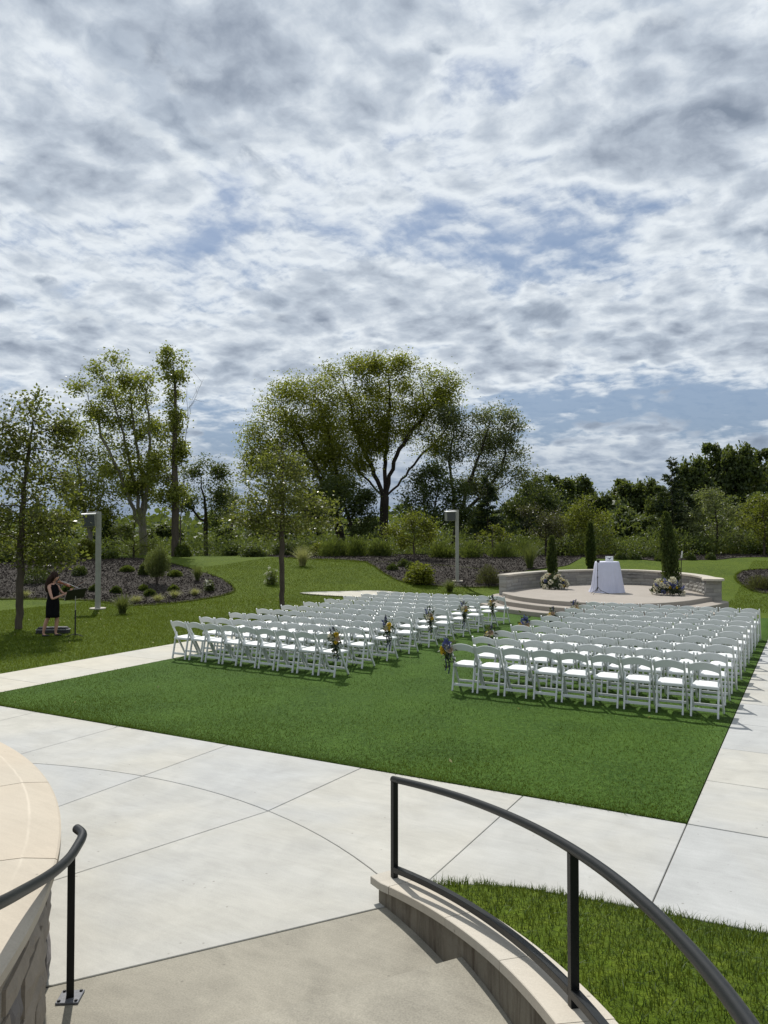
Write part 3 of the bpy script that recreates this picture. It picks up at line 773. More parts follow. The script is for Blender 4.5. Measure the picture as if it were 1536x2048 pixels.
def wpos(s, o):
    s = min(max(s, 0), SL); x = np.interp(s, sl, wp[:, 0]); y = np.interp(s, sl, wp[:, 1])
    e = .05; x2 = np.interp(min(s + e, SL), sl, wp[:, 0]) - np.interp(max(s - e, 0), sl, wp[:, 0]); y2 = np.interp(min(s + e, SL), sl, wp[:, 1]) - np.interp(max(s - e, 0), sl, wp[:, 1])
    l = math.hypot(x2, y2); return (float(x - y2 / l * o), float(y + x2 / l * o))
sw = thing('stage_seat_wall', 'curved split-stone seat wall with pale cap around the back of the stage', 'wall', (-6.7, 33.4, 0))
def wt(s): return .15 + .10 * float(sm((s - (SL - .8)) / .5))
loc_mesh(arc_solid(lambda s, r: wpos(s, r), .01, SL - .01, 70, -.125, .125, lambda s: .0, lambda s: .99), sw).build('mortar_core', M['mortar'], sw)
zz = .02
for ci, h in enumerate((.22, .21, .14, .135, .145, .13)):
    s = 0.0; first = True
    while s < SL - .02:
        l = random.uniform(.45, .95) * (1.3 if ci < 2 else 1) * (.62 if s > SL - 3.4 else 1)
        e = min(s + l, SL)
        if SL - e < .25: e = SL
        for side in (1, -1):
            if ci < 2 and side == -1: continue
            f = lambda u, o: wpos(u, side * (wt(u) + o))
            nu = 3 if l < .6 else 4
            mb = rough_stone(f, s + .004, e - .004, zz + .003, zz + h - .003, .05, nu, 2, .028 if s > SL - 3.4 else .014, .010)
            loc_mesh(mb, sw).build('stone', M['split'] if 'split' in M else M['stone'], sw)
        s = e
    # end pier stones
    for (ss, sg) in ((0.0, -1), (SL, 1)):
        hw = wt(ss) - .005; k = 2 if sg > 0 and ci % 2 else 1
        for q in range(k):
            u0 = -hw + 2 * hw * q / k + .003; u1 = -hw + 2 * hw * (q + 1) / k - .003
            base = np.array(wpos(ss, 0)); nrm = np.array(wpos(ss, 1)) - base; tg = np.array([nrm[1], -nrm[0]]) * sg
            f = lambda u, o: tuple(base + nrm * u + tg * (.012 + o))
            mb = rough_stone(f, u0, u1, zz + .003, zz + h - .003, .03, 3, 2, .014, .008)
            loc_mesh(mb, sw).build('stone', M['stone'], sw)
    zz += h
ncap = 17
for i in range(ncap):
    a = SL * i / ncap; b = SL * (i + 1) / ncap
    if i == ncap - 1: b += 0
    ext0 = -.05 if i == 0 else .003; ext1 = .0 if i == ncap - 1 else .003
    mb = MB(); n = 8; P = []
    for k in range(n + 1):
        s = a + ext0 + (b - ext1 - a - ext0) * k / n; hw = .215 + .13 * float(sm((s - (SL - 1.0)) / .6))
        cpos = [wpos(s, -hw), wpos(s, -hw + .01), wpos(s, hw - .01), wpos(s, hw)]
        P += [(*cpos[0], 1.0), (*cpos[0], 1.058), (*cpos[1], 1.07), (*cpos[2], 1.07), (*cpos[3], 1.058), (*cpos[3], 1.0)]
    if i == ncap - 1:      # rounded end
        base = np.array(wpos(SL, 0)); nrm = np.array(wpos(SL, 1)) - base; tg = np.array([nrm[1], -nrm[0]])
        for t in (.4, .8, 1.15, 1.4):
            hw = .345 * math.cos(t); o = base + tg * (.26 * math.sin(t))
            c4 = [o - nrm * hw, o - nrm * max(hw - .01, .001), o + nrm * max(hw - .01, .001), o + nrm * hw]
            P += [(*c4[0], 1.0), (*c4[0], 1.058), (*c4[1], 1.07), (*c4[2], 1.07), (*c4[3], 1.058), (*c4[3], 1.0)]; n += 1
    fs = [(q * 6 + k, q * 6 + (k + 1) % 6, q * 6 + 6 + (k + 1) % 6, q * 6 + 6 + k) for q in range(n) for k in range(6)]
    fs += [tuple(range(6))[::-1], tuple(n * 6 + k for k in range(6))]
    mb.add([tuple(map(float, p)) for p in P], fs); loc_mesh(mb, sw).build('cap_stone', M['capstone'], sw)

# ---------------------------------------------------------------- planting beds
BED_L = smooth_loop([(-34.0, 14.0), (-30.5, 16.6), (-27.46, 18.96), (-25.65, 19.8), (-23.77, 20.3), (-21.5, 19.95), (-20.95, 21.2), (-20.95, 22.7), (-20.9, 24.5), (-21.4, 25.5), (-23.1, 26.6), (-25.2, 27.3), (-27.8, 28.3), (-33.0, 29.5), (-42, 27), (-46, 20), (-42, 14)], 6)
BED_M = smooth_loop([(-25.2, 34.6), (-23.0, 35.6), (-20.9, 35.2), (-19.6, 34.0), (-17.8, 32.1), (-16.2, 30.95), (-14.9, 31.0), (-14.0, 31.6), (-12.9, 32.6), (-12.0, 34.0), (-12.4, 36.2), (-11.6, 37.6), (-11.0, 39.5), (-12, 45), (-16, 49), (-25, 50), (-33, 48), (-36, 43), (-31, 38)], 6)
BED_R = smooth_loop([(-3.2, 38.9), (-3.05, 41.0), (-2.05, 42.4), (.5, 42.8), (2.8, 41), (2.6, 37.5), (.5, 35.6), (-1.74, 35.75), (-2.6, 36.9)], 6)
BED_B = smooth_loop([(-11.5, 44.2), (-9.6, 42.9), (-8.4, 43.2), (-7.2, 43.0), (-6.0, 44.3), (-4.6, 45.9), (-3.4, 48.5), (1, 50), (8, 49), (8, 60), (-4, 62), (-14, 56)], 6)
chips = []
for nm, bd in (('left_garden_bed', BED_L), ('middle_garden_bed', BED_M), ('right_garden_bed', BED_R), ('back_garden_bed', BED_B)):
    drape(nm, bd, lambda x, y: tz(x, y) + .02 + .035 * mnoise.noise(Vector((x * 1.3, y * 1.3, 0))), .4, M['mulch'], .09)
    xs = [p[0] for p in bd]; ys = [p[1] for p in bd]; n = int(abs(area(bd)) * 130)
    a = rng.uniform(min(xs), max(xs), 3 * n); b = rng.uniform(min(ys), max(ys), 3 * n); k = in_poly(bd, a, b); a, b = a[k], b[k]
    k = rng.random(len(a)) < np.clip(1.5 - (b * CY - a * SY - 28) / 18, .12, 1); a, b = a[k], b[k]
    P = np.stack([a, b, terrain(a, b) + .03], 1)
    v, f, t = leaves(P, .085, .45, tint=np.clip(rng.beta(1.3, 3.2, len(a)), 0, 1)); chips.append((v, f, t))
V, F, T = cat(chips)
prop(link('mulch_chips', np_mesh('mulch_chips', V, F, M['chip'], T)), kind='stuff')
# mown lawn: short blades where the grain can be seen, longer at the edges
def lawn_scatter(n, x0, x1, y0, y1, cond, h, lean=.5, wd=.012):
    a = rng.uniform(x0, x1, n); b = rng.uniform(y0, y1, n); k = cond(a, b); a, b = a[k], b[k]
    P = np.stack([a, b, terrain(a, b) - .016], 1)
    return blades(P, h, wd, lean, np.clip(rng.beta(2, 3, len(a)), 0, 1), None, 1)
off_bed = lambda a, b: ~(in_poly(BED_L, a, b) | in_poly(BED_M, a, b) | in_poly(BED_R, a, b) | in_poly(back, a, b))
prt = [lawn_scatter(110000, -24, -13.36, 7, 20, lambda a, b: off_bed(a, b), .05),
       lawn_scatter(70000, -26, -13.0, 20, 36, lambda a, b: off_bed(a, b), .055, wd=.018),
       lawn_scatter(25000, -2.9, 4, 28.4, 46, lambda a, b: off_bed(a, b), .06, wd=.02)]
def rim(poly, per, h):     # uneven turf lip round a bed
    P = np.array(poly); Q = np.roll(P, -1, 0); out = []
    for p, q in zip(P, Q):
        m = int(np.hypot(*(q - p)) * per); t = rng.random(m)[:, None]; out.append(p + (q - p) * t + rng.normal(0, .035, (m, 2)))
    a = np.concatenate(out); return blades(np.stack([a[:, 0], a[:, 1], terrain(a[:, 0], a[:, 1]) - .01], 1), h, .012, .5, np.clip(rng.beta(2, 3, len(a)), 0, 1), None, 1)
prt += [rim(BED_L[:90], 260, .09), rim(BED_M[:60], 200, .09), rim(BED_R, 220, .11), rim(back, 150, .09)]
fl = []
for x0, x1, y0, y1, k in ((-22, -13.6, 9, 20, 90), (-11.7, -1.2, 7.7, 20, 22), (-20, -13.5, 20, 27, 40)):
    a = rng.uniform(x0, x1, k); b = rng.uniform(y0, y1, k); fl.append(leaves(np.stack([a, b, terrain(a, b) + .035], 1), .055, .6))
V, F, T = cat(fl); prop(link('fallen_leaves', np_mesh('fallen_leaves', V, F, M['straw'], T)), kind='stuff')
V, F, T = cat(prt)
prop(link('lawn_blades', np_mesh('lawn_blades', V, F, M['lawnblade'], T)), kind='stuff')

# ================================================================ white folding chairs
def chair_parts():
    L = []
    for sx in (-1, 1):
        mb = MB(); x = sx * .207
        mb.sweep([(x, -.035, .785), (x, -.018, .74), (x, .10, .52), (x, .15, .42), (x, .405, .0)], [(-.012, -.019), (.012, -.019), (.015, -.012), (.015, .012), (.012, .019), (-.012, .019), (-.015, .012), (-.015, -.012)], up=(0, 1, 0), scale=[.72, 1, 1, 1, .95])
        L.append(('post', mb.mesh('post', M['chair'])))
        mb = MB(); x = sx * .180
        mb.sweep([(x, .098, .545), (x, .096, .525), (x, .07, .40), (x, -.012, .0)], [(-.010, -.018), (.010, -.018), (.0125, -.010), (.0125, .010), (.010, .018), (-.010, .018), (-.0125, .010), (-.0125, -.010)], up=(0, 1, 0), scale=[.55, 1, 1, 1])
        L.append(('leg', mb.mesh('leg', M['chair'])))
    mb = MB(); n = 10; P = []
    for i in range(n + 1):
        t = -1 + 2 * i / n; x = t * .194; top = .748 + .046 * (1 - t * t); bot = .640 + .040 * (1 - t * t); yb = -.024 - .022 * (1 - t * t)
        for (dy, zz, lean) in ((-.009, bot, .030), (-.009, top - .006, 0), (-.004, top, 0), (.006, top, 0), (.010, top - .006, 0), (.010, bot, .030)): P.append((x, yb + dy + lean, zz))
    fs = [(i * 6 + k, i * 6 + (k + 1) % 6, i * 6 + 6 + (k + 1) % 6, i * 6 + 6 + k) for i in range(n) for k in range(6)] + [tuple(range(6))[::-1], tuple(n * 6 + k for k in range(6))]
    mb.add(P, fs); L.append(('backrest', mb.mesh('backrest', M['chair'])))
    mb = MB(); mb.box((0, .235, .418), (.375, .40, .046), ch=.008); mb.box((0, .235, .386), (.30, .02, .03)); L.append(('seat_frame', mb.mesh('seat_frame', M['chair'])))
    mb = MB(); n = 6; P = []
    for j in range(n + 1):
        for i in range(n + 1):
            u = -1 + 2 * i / n; v = -1 + 2 * j / n; e = max(abs(u), abs(v))
            P.append((u * .168, .235 + v * .178, .4415 + .019 * (1 - e ** 6) + .005 * (1 - u * u) * (1 - v * v)))
    mb.add(P, [(j * (n + 1) + i, j * (n + 1) + i + 1, (j + 1) * (n + 1) + i + 1, (j + 1) * (n + 1) + i) for j in range(n) for i in range(n)])
    L.append(('seat_pad', mb.mesh('seat_pad', M['pad'], True)))
    mb = MB(); mb.box((0, .012, .105), (.342, .018, .044), ch=.004); L.append(('stretcher', mb.mesh('stretcher', M['chair'])))
    mb = MB(); mb.box((0, .333, .115), (.388, .018, .040), ch=.004); L.append(('stretcher', mb.mesh('stretcher', M['chair'])))
    return L
CH = chair_parts()
ORD = ['first', 'second', 'third', 'fourth', 'fifth', 'sixth', 'seventh', 'eighth', 'ninth', 'tenth']
def make_chair(x, y, rz, label, group):
    t = thing('folding_chair', label, 'chair', (x, y, .006), rz, group)
    for n_, me in CH: link(n_, me, t)
    return t
chair_at = {}
for blk in ('left', 'right'):
    for r in range(10):
        for s in range(9):
            if blk == 'left': x = -7.86 - .02 * r - .470 * s; y = 11.95 + 1.03 * r + random.uniform(-.012, .012) + (.02 * s if r == 0 else 0)
            else: x = -5.15 + .468 * s; y = 11.93 + .985 * r + random.uniform(-.012, .012)
            rowt = 'back row' if r == 0 else ('front row by the stage' if r == 9 else ORD[r] + ' row from the back')
            seat = 'on the aisle' if s == 0 else ('at the outer end' if s == 8 else ORD[s] + ' from the aisle')
            lab = 'white folding chair %s, %s, %s block' % (seat, rowt, blk)
            if s == 0 and r % 2 == 0: lab = 'white folding chair behind aisle flowers, %s, %s block' % (rowt, blk)
            jx = random.uniform(-.012, .012)
            make_chair(x + jx, y, R(random.uniform(-2.6, 2.6)) + (R(-2.0) if blk == 'left' and r == 0 else 0), lab, 'white folding chairs set out in rows')
            chair_at[(blk, r, s)] = (x + jx, y)

# ================================================================ flowers
def rose_mesh(name, mat, r, layers=((.30, 4, .95), (.6, 5, .75), (1.0, 6, .45))):
    mb = MB(); mb.ball((0, 0, .0), r * .35, 6, 4)
    for (q, n, up) in layers:
        for i in range(n):
            a = 2 * math.pi * (i + random.uniform(-.2, .2)) / n + q * 5; w_ = r * q * .85; R0 = r * q
            P = []
            for j in range(3):
                for k in range(3):
                    v = j / 2; u = (k - 1) * w_ * (.5 + .5 * math.sin(math.pi * (.25 + .5 * v)))
                    rad = R0 * (.35 + .65 * math.sin(v * 1.5)) * (1 - .12 * abs(k - 1)); z = -r * .35 + r * (.35 + up) * v * (1 - .25 * q * v)
                    P.append((rad * math.cos(a) - u * math.sin(a), rad * math.sin(a) + u * math.cos(a), z))
            mb.add(P, [(j * 3 + k, j * 3 + k + 1, j * 3 + 4 + k, j * 3 + 3 + k) for j in range(2) for k in range(2)])
    return mb.mesh(name, mat, True)
def hydr_mesh(name, mat, r, n=70):
    P = rng.normal(size=(n, 3)); P /= np.linalg.norm(P, axis=1, keepdims=True); P = P[P[:, 2] > -.5]
    V, F, T = cat([leaves(P * r * .82, r * .5, .9, axis=P, jitter=.5, curl=.1, tint=rng.random(len(P))) for _ in range(2)])
    me = np_mesh(name, V, F, mat, T)
    return me
def spike_mesh(name, mat, h, r, n=60):
    t = rng.random(n); a = rng.random(n) * 6.28; P = np.stack([np.cos(a) * r * (1 - t * .8), np.sin(a) * r * (1 - t * .8), t * h], 1)
    V, F, T = leaves(P, r * 1.3, .8); return np_mesh(name, V, F, mat, T)
FM = dict(rose_y=rose_mesh('rose', M['yellow'], .042), rose_c=rose_mesh('rose', M['cream'], .048), rose_b=rose_mesh('rose', M['blush'], .042),
          hyd_c=hydr_mesh('hydrangea', M['cream'], .085), hyd_s=hydr_mesh('hydrangea', M['cream'], .052), hyd_l=hydr_mesh('hydrangea', M['lilac'], .06),
          spk=spike_mesh('delphinium', M['deepblue'], .20, .024), spl=spike_mesh('delphinium', M['lilac'], .19, .026))
def greenery(name, n, rad, cen, size, mat='foliage'):
    P = rng.normal(size=(n, 3)) * rad + cen
    ax = P - np.array(cen); V, F, T = leaves(P, size, .42, axis=ax / (np.linalg.norm(ax, axis=1, keepdims=True) + 1e-6), jitter=.6)
    return np_mesh(name, V, F, M[mat], T)
def put(name, me, parent, loc, rot=(0, 0, 0), s=1.0):
    o = link(name, me, parent, loc); o.rotation_euler = rot; o.scale = (s, s, s); return o
def ribbon(n, L):
    mb = MB()
    for q in range(n):
        a = random.uniform(0, 6.28); l = L * random.uniform(.6, 1); w_ = .010; x = 0; y = 0; P = []
        for i in range(9):
            t = i / 8; x = .02 * math.cos(a) * (1 + t) + .012 * math.sin(t * 9 + q); y = .02 * math.sin(a) * (1 + t) + .01 * math.cos(t * 7 + q)
            d = (math.cos(a + 1.5 + t), math.sin(a + 1.5 + t))
            P += [(x - d[0] * w_, y - d[1] * w_, -l * t), (x + d[0] * w_, y + d[1] * w_, -l * t)]
        mb.add(P, [(2 * i, 2 * i + 1, 2 * i + 3, 2 * i + 2) for i in range(8)])
    return mb
def bouquet(x, y, side, label, mix, tail=.42):
    """hangs on the top of the aisle post of a chair, .70 m up"""
    t = thing('aisle_bouquet', label, 'bouquet', (x, y, .70), 0, 'bouquets tied to the aisle chairs')
    o = 0
    link('greenery', greenery('greenery', 100, (.048, .045, .075), (0, -.02, .02), .075), t)
    tl = np.stack([rng.normal(0, .030, 70), rng.normal(-.02, .03, 70), -rng.random(70) * .30], 1)
    V, F, T = leaves(tl, .075, .4, up=-.9); link('greenery', np_mesh('trailing_greenery', V, F, M['foliage'], T), t)
    for (k, px, pz, py) in mix:
        nm = 'delphinium' if k.startswith('sp') else ('rose' if k.startswith('rose') else 'hydrangea')
        rx = R(random.uniform(50, 95)) if not k.startswith('sp') else R(random.uniform(5, 30))
        put(nm, FM[k], t, (px, -.075 + py, pz), (rx, random.uniform(-.3, .3), random.uniform(-.4, .4)), 1.12 if nm != 'delphinium' else .75)
    ribbon(3, tail).build('ribbon', M['ribbon'], t, loc=(0, -.02, -.06))
    return t
mixes = [
 [('rose_y', .045, .10, 0), ('rose_c', -.015, .055, -.01), ('hyd_s', -.07, .05, 0), ('rose_b', .07, .03, 0), ('spk', -.035, .08, .02), ('spk', .0, .10, .03), ('rose_y', .05, -.03, 0)],
 [('spk', -.05, .07, .02), ('spk', -.02, .10, .02), ('spl', -.06, .04, 0), ('rose_y', .05, .06, 0), ('rose_c', .01, .0, -.01), ('rose_y', .055, -.01, 0), ('rose_b', -.02, -.03, 0)],
 [('hyd_s', -.01, .02, 0), ('rose_b', .05, .05, 0), ('spk', .02, .09, .02), ('rose_y', .06, -.01, 0), ('spl', -.04, .07, 0)],
 [('spl', .0, .08, 0), ('spl', .04, .06, .02), ('rose_y', -.075, .0, 0), ('rose_y', -.06, -.045, 0), ('rose_c', .01, .02, 0), ('rose_b', .07, -.01, 0), ('hyd_l', .01, .07, 0)],
 [('rose_y', -.03, .03, 0), ('rose_b', .03, .05, 0), ('spk', .03, .08, .01), ('hyd_s', -.05, -.02, 0), ('rose_y', -.045, -.03, 0)]]
desc = ['with yellow rose, cream bloom and dark spikes', 'with dark blue spikes and yellow roses', 'with cream bloom and blue ribbon', 'with pale bloom and small yellow rose', 'with round cream bloom and dark greenery']
rowname = ['back row', 'third row from the back', 'fifth row from the back', 'seventh row from the back', 'ninth row from the back']
for i in range(5):
    x, y = chair_at[('left', 2 * i, 0)]
    bouquet(x + .245, y - .05, 1, 'aisle bouquet %s, left block %s' % (['with yellow rose and cream bloom', 'with dark blue spikes and yellow roses', 'with cream bloom and navy ribbon', 'with white and yellow blooms', 'with round cream bloom'][i], rowname[i]), mixes[[0, 1, 2, 2, 4][i]], .34 + .1 * (i in (1, 3)))
    x, y = chair_at[('right', 2 * i, 0)]
    bouquet(x - .245, y - .04, -1, 'aisle bouquet %s, right block %s' % (['with lilac blooms and yellow roses', 'with yellow and blush roses', 'with lilac blooms and a yellow rose', 'with dark spikes and yellow rose', 'of loose greenery'][i], rowname[i]), mixes[[3, 4, 3, 4, 2][i]], .42)
def arrangement(x, y, label, seed, blue):
    t = thing('flower_arrangement', label, 'flowers', (x, y, .452), 0, 'flower arrangements on the stage')
    n = 900; a = rng.random(n) * 6.28; r = np.sqrt(rng.random(n)) * .50; z = .02 + rng.random(n) * .52 * (1 - (r / .56) ** 2) + .03
    P = np.stack([r * np.cos(a), r * np.sin(a) * .7, z], 1)
    V, F, T = cat([leaves(P, .10, .42, up=.4), leaves(P[::3] * [1.1, 1.1, 1.22], .13, .25, up=1.1)])
    link('greenery', np_mesh('greenery', V, F, M['foliage'], T), t)
    ks = ['hyd_c'] * 8 + ['rose_c'] * 6 + ['rose_b'] * 5 + ['rose_y'] * 4 + ['hyd_s'] * 6 + (['hyd_l'] * 5 + ['spl'] * 3 if blue else ['spk', 'hyd_l'])
    for i, k in enumerate(ks):
        u = random.uniform(-1, 1); v = random.random() ** .8; aa = math.pi * (1.5 + u * .62); rr = .48 * math.sqrt(max(0, 1 - v * v * .85))
        p = (rr * math.cos(aa), rr * math.sin(aa) * .62 - .03, .06 + .50 * v)
        nm = 'delphinium' if k.startswith('sp') else ('rose' if k.startswith('rose') else 'hydrangea')
        put(nm, FM[k], t, p, (R(80 - 60 * v), 0, u * .9), random.uniform(1.0, 1.4))
arrangement(-8.80, 29.35, 'low mound of cream and white flowers at the left of the stage', 1, False)
arrangement(-4.55, 28.55, 'low mound of cream, peach and blue flowers at the right of the stage', 2, True)

# ================================================================ things on the stage
TX, TY = -6.66, 28.75
tb = thing('cocktail_table', 'tall round table hidden under a white floor-length cloth', 'table', (TX, TY, .451))
m_ = MB(); m_.lathe([(.001, 1.085), (.40, 1.085), (.41, 1.10), (.40, 1.115), (.001, 1.115)], 28); m_.build('tabletop', M['paper'], tb)
m_ = MB(); m_.tube([(0, 0, .03), (0, 0, 1.085)], .035); m_.build('pole', M['black'], tb)
m_ = MB(); m_.lathe([(.001, .0), (.30, .0), (.30, .015), (.05, .04), (.001, .04)], 24); m_.build('foot_plate', M['black'], tb)
cl = MB()
def fold(a, z):
    q = 1 - z / 1.12
    return 1 + q * (.050 * math.sin(a * 11 + .6 * math.sin(a * 3)) + .03 * math.sin(a * 23 + 1.3) + .05 * math.sin(a * 4 + 2)) * .9
prof = [(.600, .006), (.590, .03), (.565, .18), (.535, .40), (.505, .65), (.47, .9), (.438, 1.06), (.422, 1.112), (.412, 1.120), (.39, 1.1225), (.001, 1.1225)]
cl.lathe(prof, 120, wob=fold)
# cloth pooled on the floor at the left
for v_ in range(len(cl.v)):
    x, y, z = cl.v[v_]
    if z < .10: k = max(0, -x / .6) ** 2; cl.v[v_] = (x - .05 * k * (1 - z / .1), y, z + .012 * math.sin(x * 30) * k)
o = cl.build('tablecloth', M['cloth'], None, True, (TX, TY, .453)); prop(o, 'white satin cloth draped to the floor over the tall round table', 'tablecloth')
cd = thing('framed_card', 'small white card with violet flower garland standing on the cloth', 'card', (TX + .09, TY - .02, .453 + 1.124), R(8))
m_ = MB(); m_.box((0, 0, .095), (.27, .018, .19), ch=.003); m_.build('card', M['paper'], cd)
m_ = MB()
for i in range(46):
    t = random.uniform(-1, 1); x = t * .105; z = .165 - .075 * (1 - abs(t)) + random.uniform(-.018, .014); s = random.uniform(.007, .015); a = random.uniform(0, 3)
    m_.add([(x, -.0102, z - s), (x + s * .7, -.0106, z + .2 * s), (x, -.0110, z + s), (x - s * .7, -.0106, z)], [(0, 1, 2, 3)])
m_.build('flower_print', M['deepblue'], cd)
ms = thing('tripod_stand', 'slim black tripod stand with small holder in front of the white table', 'stand', (-6.76, 27.75, .451))
m_ = MB(); m_.tube([(0, 0, .12), (0, 0, .60)], .013); m_.tube([(0, 0, .58), (0, 0, 1.13)], .009); m_.build('pole', M['black'], ms)
m_ = MB(); m_.tube([(0, 0, .56), (0, 0, .62)], .019); m_.tube([(0, 0, .82), (0, 0, .85)], .015); m_.tube([(0, 0, .20), (0, 0, .26)], .022); m_.build('collar', M['black'], ms)
for i in range(3):
    a = R(20 + 120 * i); m_ = MB(); m_.tube([(.015 * math.cos(a), .015 * math.sin(a), .24), (.10 * math.cos(a), .10 * math.sin(a), .13), (.38 * math.cos(a), .38 * math.sin(a), .01)], .010, 6)
    m_.tube([(.012 * math.cos(a), .012 * math.sin(a), .10), (.15 * math.cos(a), .15 * math.sin(a), .105)], .006, 6); m_.build('leg', M['black'], ms)
m_ = MB(); m_.box((.03, -.01, 1.165), (.10, .03, .10), Euler((0, .35, 0)).to_matrix(), .006); m_.build('holder', M['black'], ms)
hk = thing('slim_pole', 'thin dark pole with pale tip standing behind the right-hand flowers', 'pole', (-4.33, 30.2, .451))
m_ = MB(); m_.tube([(0, 0, 0), (.03, 0, 1.25)], .014); m_.build('rod', M['black'], hk)
m_ = MB(); m_.tube([(.03, 0, 1.25), (.06, 0, 1.50)], .024); m_.build('tip', M['paper'], hk)
m_ = MB(); m_.lathe([(.001, 0), (.16, 0), (.16, .012), (.03, .03), (.001, .03)], 16); m_.build('base', M['black'], hk)

# ================================================================ railings
def tsm(pts, n=8): return smooth_loop3(pts, n)
def smooth_loop3(pts, n):
    P = [np.array(p, float) for p in pts]; m = len(P); out = []
    for i in range(m - 1):
        a, b, c, d = P[max(i - 1, 0)], P[i], P[i + 1], P[min(i + 2, m - 1)]
        for k in range(n):
            t = k / n; out.append(tuple(.5 * ((2 * b) + (c - a) * t + (2 * a - 5 * b + 4 * c - d) * t * t + (3 * b - a - 3 * c + d) * t ** 3)))
    out.append(tuple(P[-1])); return out
rr = thing('wall_railing', 'black steel railing with round top rail fixed along the low curved wall', 'railing', (*warc(1.5, WRI + .13), 0))
RM = WRI + .135; s_far = -.02
s_posts = [s_far, 2.18, 4.3]
def rpt(s, h): return (*warc(s, RM), wall_z(s) + h)
lr = lambda p: (p[0] - rr.location.x, p[1] - rr.location.y, p[2] - rr.location.z)
for s in s_posts:
    m_ = MB(); m_.bar(lr(rpt(s, -.004)), lr(rpt(s, .685)), .041, .041, up=(math.cos(TH0 - s / WRI), math.sin(TH0 - s / WRI), 0), ch=.12); m_.build('post', M['metal'], rr)
m_ = MB(); m_.tube([lr(rpt(s, .700)) for s in np.linspace(s_far - .02, 5.2, 60)], .0235, 14); m_.build('top_rail', M['metal'], rr, True)
for a, b in zip(s_posts, s_posts[1:]):
    m_ = MB(); pts = [lr(rpt(s, .062)) for s in np.linspace(a + .018, b - .018, 24)]
    m_.sweep(pts, [(-.019, -.02), (.019, -.02), (.021, -.016), (.021, .016), (.019, .02), (-.019, .02), (-.021, .016), (-.021, -.016)]); m_.build('bottom_rail', M['metal'], rr)
m_ = MB(); pts = [lr(rpt(s, .062)) for s in np.linspace(s_posts[2] + .018, 5.2, 12)]
m_.sweep(pts, [(-.02, -.02), (.02, -.02), (.02, .02), (-.02, .02)]); m_.build('bottom_rail', M['metal'], rr)
lrail = thing('handrail', 'dark steel handrail on a single post beside the curved stone wall', 'handrail', (-3.735, 3.045, 0))
lo = lrail.location; ll = lambda p: (p[0] - lo.x, p[1] - lo.y, p[2])
m_ = MB(); m_.bar((0, 0, .008), (0, 0, .815), .040, .040, up=(.6, .8, 0), ch=.1); m_.build('post', M['metal'], lrail)
m_ = MB(); q = Euler((0, 0, R(33))).to_matrix(); m_.box((0, 0, .006), (.125, .125, .011), q, .002); pl_ = m_.build('base_plate', M['plate'], lrail)
for a, b in ((-1, -1), (1, -1), (1, 1), (-1, 1)):
    v_ = q @ Vector((a * .047, b * .047, .0125)); m_ = MB(); m_.lathe([(.001, 0), (.0095, 0), (.0095, .004), (.006, .008), (.001, .008)], 6, c=tuple(v_)); m_.build('bolt', M['black'], pl_)
hp = [(-3.87, 3.235, .868), (-3.79, 3.165, .868), (-3.665, 3.02, .87), (-3.54, 2.86, .885), (-3.38, 2.63, .93), (-3.17, 2.33, 1.02), (-2.94, 2.02, 1.13), (-2.68, 1.62, 1.28), (-2.45, 1.2, 1.43), (-2.25, .7, 1.6)]
hp = [(-3.90, 3.215, .868)] + hp[1:]
m_ = MB(); m_.tube([ll(p) for p in smooth_loop3(hp, 8)], .0265, 14); m_.build('top_rail', M['metal'], lrail, True)
m_ = MB(); m_.bar(ll((-2.45, 1.2, .40)), ll((-2.45, 1.2, 1.42)), .04, .04, up=(.6, .8, 0), ch=.1); m_.build('post', M['metal'], lrail)

# ================================================================ lamp posts with boxed heads
def lamp_post(x, y, label, hgt, side):
    t = thing('lamp_post', label, 'lamp post', (x, y, tz(x, y) - .02), YAW, 'pale lamp posts with boxed heads')
    m_ = MB(); m_.box((0, 0, hgt / 2 + .03), (.145, .145, hgt), ch=.008); m_.build('pole', M['postm'], t)
    m_ = MB(); m_.lathe([(.001, 0), (.27, 0), (.27, .045), (.25, .055), (.001, .055)], 24); m_.build('footing', M['capstone'], t)
    m_ = MB(); m_.box((-.17, 0, hgt + .045), (.48, .10, .03), ch=.005); m_.build('arm', M['postm'], t)
    m_ = MB(); rt = Euler((R(6), R(-3), R(14))).to_matrix(); m_.box((-.315, -.05, hgt - .23), (.44, .30, .42), rt, .01); hd_ = m_.build('head', M['postm'], t)
    m_ = MB(); m_.box(Vector((-.315, -.05, hgt - .23)) + rt @ Vector((0, -.155, -.005)), (.40, .012, .37), rt); m_.build('grille', M['grille'], hd_)
    m_ = MB(); m_.box(Vector((-.315, -.05, hgt - .23)) + rt @ Vector((0, -.01, .222)), (.49, .36, .022), rt, .004); m_.build('lid', M['paper'], hd_)
    m_ = MB(); m_.box((.0, -.078, hgt * .87), (.05, .012, .09)); m_.build('cover_plate', M['postm'], t)
lamp_post(-21.5, 18.5, 'pale square lamp post with boxed head near the violinist', 3.28, 1)
lamp_post(-14.3, 32.6, 'pale square lamp post with dark boxed head by the stage', 3.22, 1)

